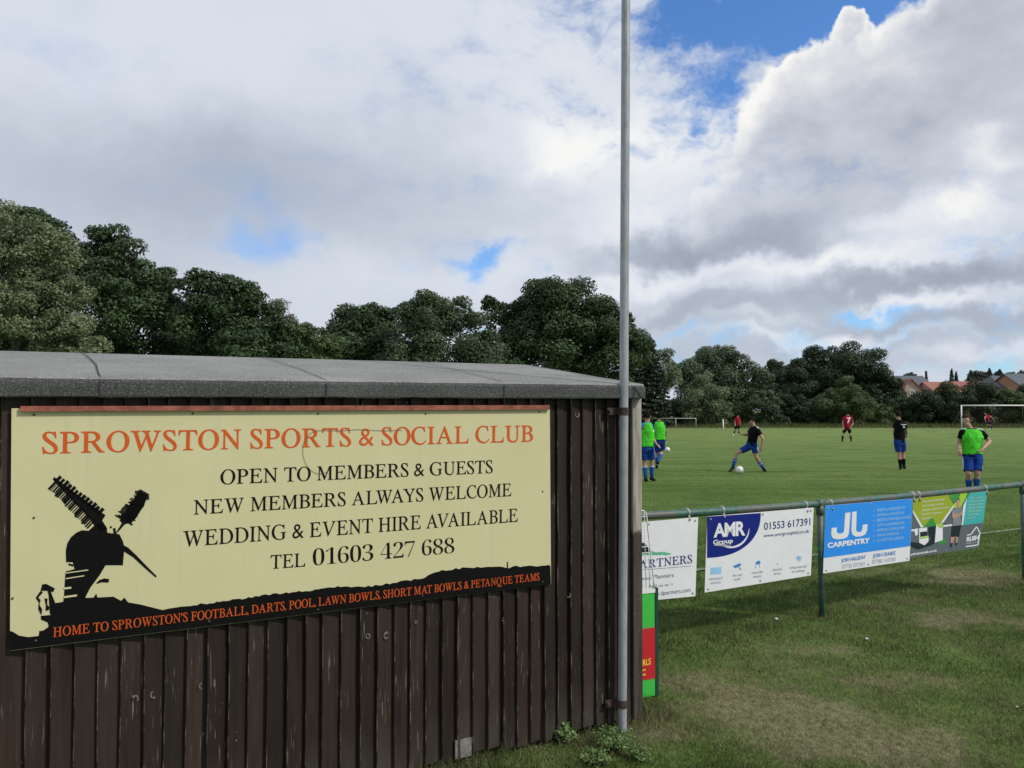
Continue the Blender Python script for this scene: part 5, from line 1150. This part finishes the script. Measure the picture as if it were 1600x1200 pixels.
    # clothing
    def wrinkle(me, amp, seed, fr=9):
        for v in me.vertices:
            n_ = mnoise.noise(Vector((v.co.x * fr * .9, v.co.y * fr * .9, v.co.z * fr * .55 + seed))) + .5 * mnoise.noise(v.co * fr * 2.2 + Vector((seed, 0, 0))); v.co += v.normal * amp * n_
        me.update()
    sh = MB(); torso(sh, .016 * s, -.03)
    for sd in 'LR':
        a, b = W['sh' + sd], W['el' + sd]; a2 = a + (W['neck'] - a) * .15 - up * .02; q = a2.lerp(b, sleeve); sh.ball(a2, .076 * s); sh.chain([a2, a2.lerp(q, .5), q], [.077 * s, .070 * s, .066 * s + .004], 14)
    me = remeshed(sh, 'shirt', voxel, 2); wrinkle(me, .009, 1.0); shirt = put(me, 'shirt', CL[kit['shirt']])
    if kit.get('cuff'):
        for sd in 'LR':
            a, b = W['sh' + sd], W['el' + sd]; a2 = a + (W['neck'] - a) * .15 - up * .02; q = a2.lerp(b, sleeve); d = (b - a2).normalized(); c = MB(); c.chain([q - d * .045, q + d * .006], [.0745 * s, .0735 * s], 14); put(c.mesh('cuff'), 'cuff', CL['whitec'], parent=shirt)
    if kit.get('stripe'):
        for sd in 'LR':
            a = W['sh' + sd]; n_ = W['neck']; c = MB(); q0 = n_.lerp(a, .40) + up * (.052 * s); q1 = n_.lerp(a, 1.0) + up * (.058 * s); c.box((q0 + q1) / 2, ((q1 - q0).length, .04, .02), ((q1 - q0).normalized(), (q1 - q0).normalized().cross(up).normalized(), up)); put(c.mesh('shoulder_stripe'), 'shoulder_stripe', CL['whitec'], parent=shirt)
    if kit.get('bib'):
        b = MB(); torso(b, .030 * s, .06, boxy=.8, sh_cut=.07, top=1.0); me = remeshed(b, 'bib', voxel, 2); wrinkle(me, .02, 3.0, 7); put(me, 'bib', CL['bib'])
    st = MB(); 
    rings = [ellring(W['pel'] + up * (k * L), *tframe(0), hpw + .092 * s, .122 * s) for k in (-.12, 0, .12)]; st.loft(rings)
    hem = kit.get('hem', .78)
    for sd in 'LR':
        a, b = W['hip' + sd], W['kn' + sd]; q = a.lerp(b, hem); st.ball(a, .105 * s); st.chain([a, a.lerp(q, .5), q], [.106 * s, .102 * s, .098 * s], 16)
    me = remeshed(st, 'shorts', voxel, 2); wrinkle(me, .010, 5.0); so_ = put(me, 'shorts', CL[kit['shorts']])
    if kit.get('side'):
        for sd, sg in (('L', -1), ('R', 1)):
            a, b = W['hip' + sd], W['kn' + sd]; q = a.lerp(b, hem); c = MB(); X = Hx * sg; d = (q - a).normalized(); X = (X - d * X.dot(d)).normalized()
            c.box(a.lerp(q, .5) + X * .104 * s, (.012, .022, (q - a).length * .9), (X, X.cross(d).normalized(), d)); put(c.mesh('side_stripe'), 'side_stripe', CL['whitec'], parent=so_)
    for sd in 'LR':
        an, to = feet[sd]; kn = W['kn' + sd]; c = MB(); shn = (kn - an).normalized(); tp = kit.get('sock', .74)
        c.chain([an - shn * .02, an.lerp(kn, .25), an.lerp(kn, .6), an.lerp(kn, tp * .97), an.lerp(kn, tp)], [.044 * s, .050 * s, .067 * s, .063 * s, .062 * s], 16); sk = put(c.mesh('sock'), 'sock', CL[kit['socks']])
        if kit.get('band'): c = MB(); c.chain([an.lerp(kn, tp * .96), an.lerp(kn, tp)], [.066 * s, .065 * s], 16); put(c.mesh('sock_band'), 'sock_band', CL['whitec'], parent=sk)
        c = MB(); c.chain([an - to * .07 * s - shn * .040 * s, an - to * .045 * s - shn * .032 * s, an + to * .03 * s - shn * .030 * s, an + to * .12 * s - shn * .048 * s, an + to * .19 * s - shn * .055 * s, an + to * .205 * s - shn * .06 * s], [.026 * s, .044 * s, .047 * s, .042 * s, .030 * s, .012 * s], 14); bo = put(c.mesh('boot'), 'boot', CL[kit.get('boot', 'boot')])
        c = MB(); c.box(an + to * .07 * s - shn * .06 * s, (.02, .075, .05), (to, to.cross(shn).normalized(), shn)); put(c.mesh('boot_flash'), 'boot_flash', CL['bootw'], parent=bo)
    return T, W, off, shirt, up
def zc(ox, oy, sc): return lambda x, y, d=0.0: (ox + x / sc, oy + y / sc, d)
z = zc(1130, 640, 10.91)
person(dict(head=z(488, 195), neck=z(535, 285), pel=z(480, 610), shL=z(470, 330, .16), shR=z(600, 350, -.18), hipL=z(440, 630, .08), hipR=z(535, 635, -.08), elL=z(415, 425, .30), wrL=z(310, 418, .2), haL=z(260, 395, .15), elR=z(680, 490, -.28), wrR=z(650, 630, -.25), haR=z(625, 700, -.22),
            knL=z(225, 740, .1), anL=z(165, 975, .1), toL=z(105, 1030, .0), knR=z(560, 800, -.12), anR=z(690, 1005, .1), toR=z(725, 1060, .25)), 23.7, (-.75, -.35, -.65), 'player in black shirt and blue shorts stretching to play the white ball', dict(shirt='blackc', shorts='blue', socks='bluesock', stripe=1, side=1, hem=.62, sock=.5, band=1), .98, 1)
z = zc(995, 640, 10)
person(dict(head=z(165, 118), neck=z(160, 205), pel=z(152, 600), shL=z(62, 250), shR=z(222, 255), hipL=z(105, 615), hipR=z(203, 612), elL=z(25, 420, .05), wrL=z(40, 545, -.1), elR=z(238, 425, .05), wrR=z(305, 535, -.12), haR=z(350, 572, -.16),
            knL=z(122, 830, .03), anL=z(140, 1075), toL=z(165, 1110, .2), knR=z(235, 820, .06), anR=z(235, 1060, .1), toR=z(300, 1090, .25)), 20.5, (.75, .62, -.1), 'player in green bib and blue shorts walking half hidden by the shed corner', dict(shirt='shirtblue', shorts='blue', socks='bluesock', bib=1, cuff=1, side=1, band=1), 1.0, 1)
person(dict(head=z(347, 125), neck=z(350, 190), pel=z(358, 490), shL=z(272, 228), shR=z(438, 228), hipL=z(318, 505), hipR=z(402, 505), elL=z(255, 350, .1), wrL=z(285, 440, .25), elR=z(455, 345, .15), wrR=z(448, 430, .3),
            knL=z(318, 700, .15), anL=z(312, 885, .05), toL=z(312, 900, .3), knR=z(385, 660, .12), anR=z(330, 825, -.28), toR=z(318, 860, -.15)), 25.0, (-.1, 1, -.05), 'player in green bib jogging away beside the shed corner', dict(shirt='navy', shorts='blue', socks='bluesock', bib=1, side=1, band=1), .96, 1)
z = zc(1300, 640, 12)
T, W, off, shirt, up = person(dict(head=z(297, 88), neck=z(297, 132), pel=z(282, 372), shL=z(222, 172), shR=z(378, 172), hipL=z(248, 380), hipR=z(318, 380), elL=z(200, 262), wrL=z(212, 345, -.05), elR=z(396, 262), wrR=z(350, 345, -.1),
            knL=z(205, 478), anL=z(195, 588), toL=z(185, 595, .2), knR=z(345, 478), anR=z(360, 588), toR=z(370, 595, .2)), 46, (0, 1, 0), 'player in red number seven shirt and black shorts seen from behind', dict(shirt='red', shorts='blackc', socks='blackc', hem=.7), .94, 1, voxel=.013)
c = MB(); V, Tt = text_tris('7', False, .04); h = .30
bk = W['pel'].lerp(W['neck'], .68) - Vector((0, .18, 0)); xs_ = [v.x for v in V]; ys_ = [v.y for v in V]
c.add([bk + Vector(((v.x - sum((min(xs_), max(xs_))) / 2) * h / .7, 0, (v.y - .35) * h / .7)) - off + off for v in V], Tt); nm = c.mesh('shirt_number', off); link_mesh('shirt_number', nm, CL['whitec'], shirt)
T, W, off, shirt, up = person(dict(head=z(1232, 92), neck=z(1258, 185), pel=z(1268, 600), shL=z(1182, 255, .08), shR=z(1372, 255, -.05), hipL=z(1222, 612), hipR=z(1322, 612), elL=z(1158, 405, .05), wrL=z(1178, 540, .12), elR=z(1400, 400, .06), wrR=z(1385, 470, .3),
            knL=z(1262, 830, .02), anL=z(1285, 1058), toL=z(1262, 1085, .25), knR=z(1330, 820, .1), anR=z(1350, 1045, .1), toR=z(1385, 1065, .3)), 24.75, (-.35, 1, -.05), 'player in black printed T-shirt and blue shorts standing with back turned', dict(shirt='blackc', shorts='blue', socks='blackc', hem=.72, sock=.32), .96, 0)
c = MB(); bk = W['pel'].lerp(W['neck'], .72) + Vector((.06, -.165, 0))
for dx, dz, w_, h_ in ((0, .06, .17, .02), (.0, .01, .035, .05), (.01, -.035, .09, .014)): c.box(bk + Vector((dx, 0, dz)), (w_, .02, h_))
link_mesh('shirt_print', c.mesh('shirt_print', off), CL['whitec'], shirt)
z = zc(1480, 630, 8.57)
person(dict(head=z(262, 228), neck=z(315, 335), pel=z(335, 690), shL=z(188, 375, -.02), shR=z(478, 385, .02), hipL=z(275, 705), hipR=z(405, 705), elL=z(150, 530, .05), wrL=z(165, 600, -.12), haL=z(170, 650, -.16), elR=z(572, 500, .0), wrR=z(478, 598, -.22), haR=z(415, 628, -.26),
            knL=z(285, 935, -.12), anL=z(292, 1180, .1), toL=z(285, 1220, -.1), knR=z(400, 925, -.1), anR=z(388, 1185, .0), toR=z(385, 1225, -.2)), 17.0, (-.85, -.5, -.05), 'player in green bib over black shirt jogging towards the rail looking sideways', dict(shirt='blackc', shorts='blue', socks='bluesock', bib=1, side=1, hem=.85, stripe=1), 1.0, 2, voxel=.009)
z = zc(1130, 640, 10.91)
person(dict(head=z(255, 138), neck=z(248, 172), pel=z(240, 318), shL=z(208, 192), shR=z(280, 196), hipL=z(222, 325), hipR=z(262, 325), elL=z(198, 250), wrL=z(205, 300, -.1), elR=z(290, 255), wrR=z(298, 305, .1),
            knL=z(205, 395, .1), anL=z(180, 462, -.1), toL=z(172, 470, -.2), knR=z(264, 395), anR=z(268, 468, .1), toR=z(280, 472, .2)), 57, (.6, .7, 0), 'distant player in red shirt and black shorts near the marker post', dict(shirt='red', shorts='blackc', socks='blackc', hem=.7, boot='bootw'), .84, 1, voxel=.014)
z = zc(1480, 630, 8.57)
person(dict(head=z(508, 188), neck=z(525, 215), pel=z(560, 300), shL=z(510, 225, -.2), shR=z(560, 215, .2), hipL=z(545, 305, -.1), hipR=z(575, 305, .1), elL=z(505, 265, -.3), wrL=z(515, 300, -.3), elR=z(600, 245, .2), wrR=z(632, 290, .25),
            knL=z(540, 345, -.1), anL=z(565, 395, -.1), toL=z(550, 400, -.2), knR=z(575, 350, .1), anR=z(600, 395, .1), toR=z(590, 405, .2)), 74, (-.8, -.3, -.5), 'red shirted goalkeeper bending forward inside the goal', dict(shirt='red', shorts='navy', socks='navy', hem=.7, boot='bootw', cuff=1), .9, 1, voxel=.014)
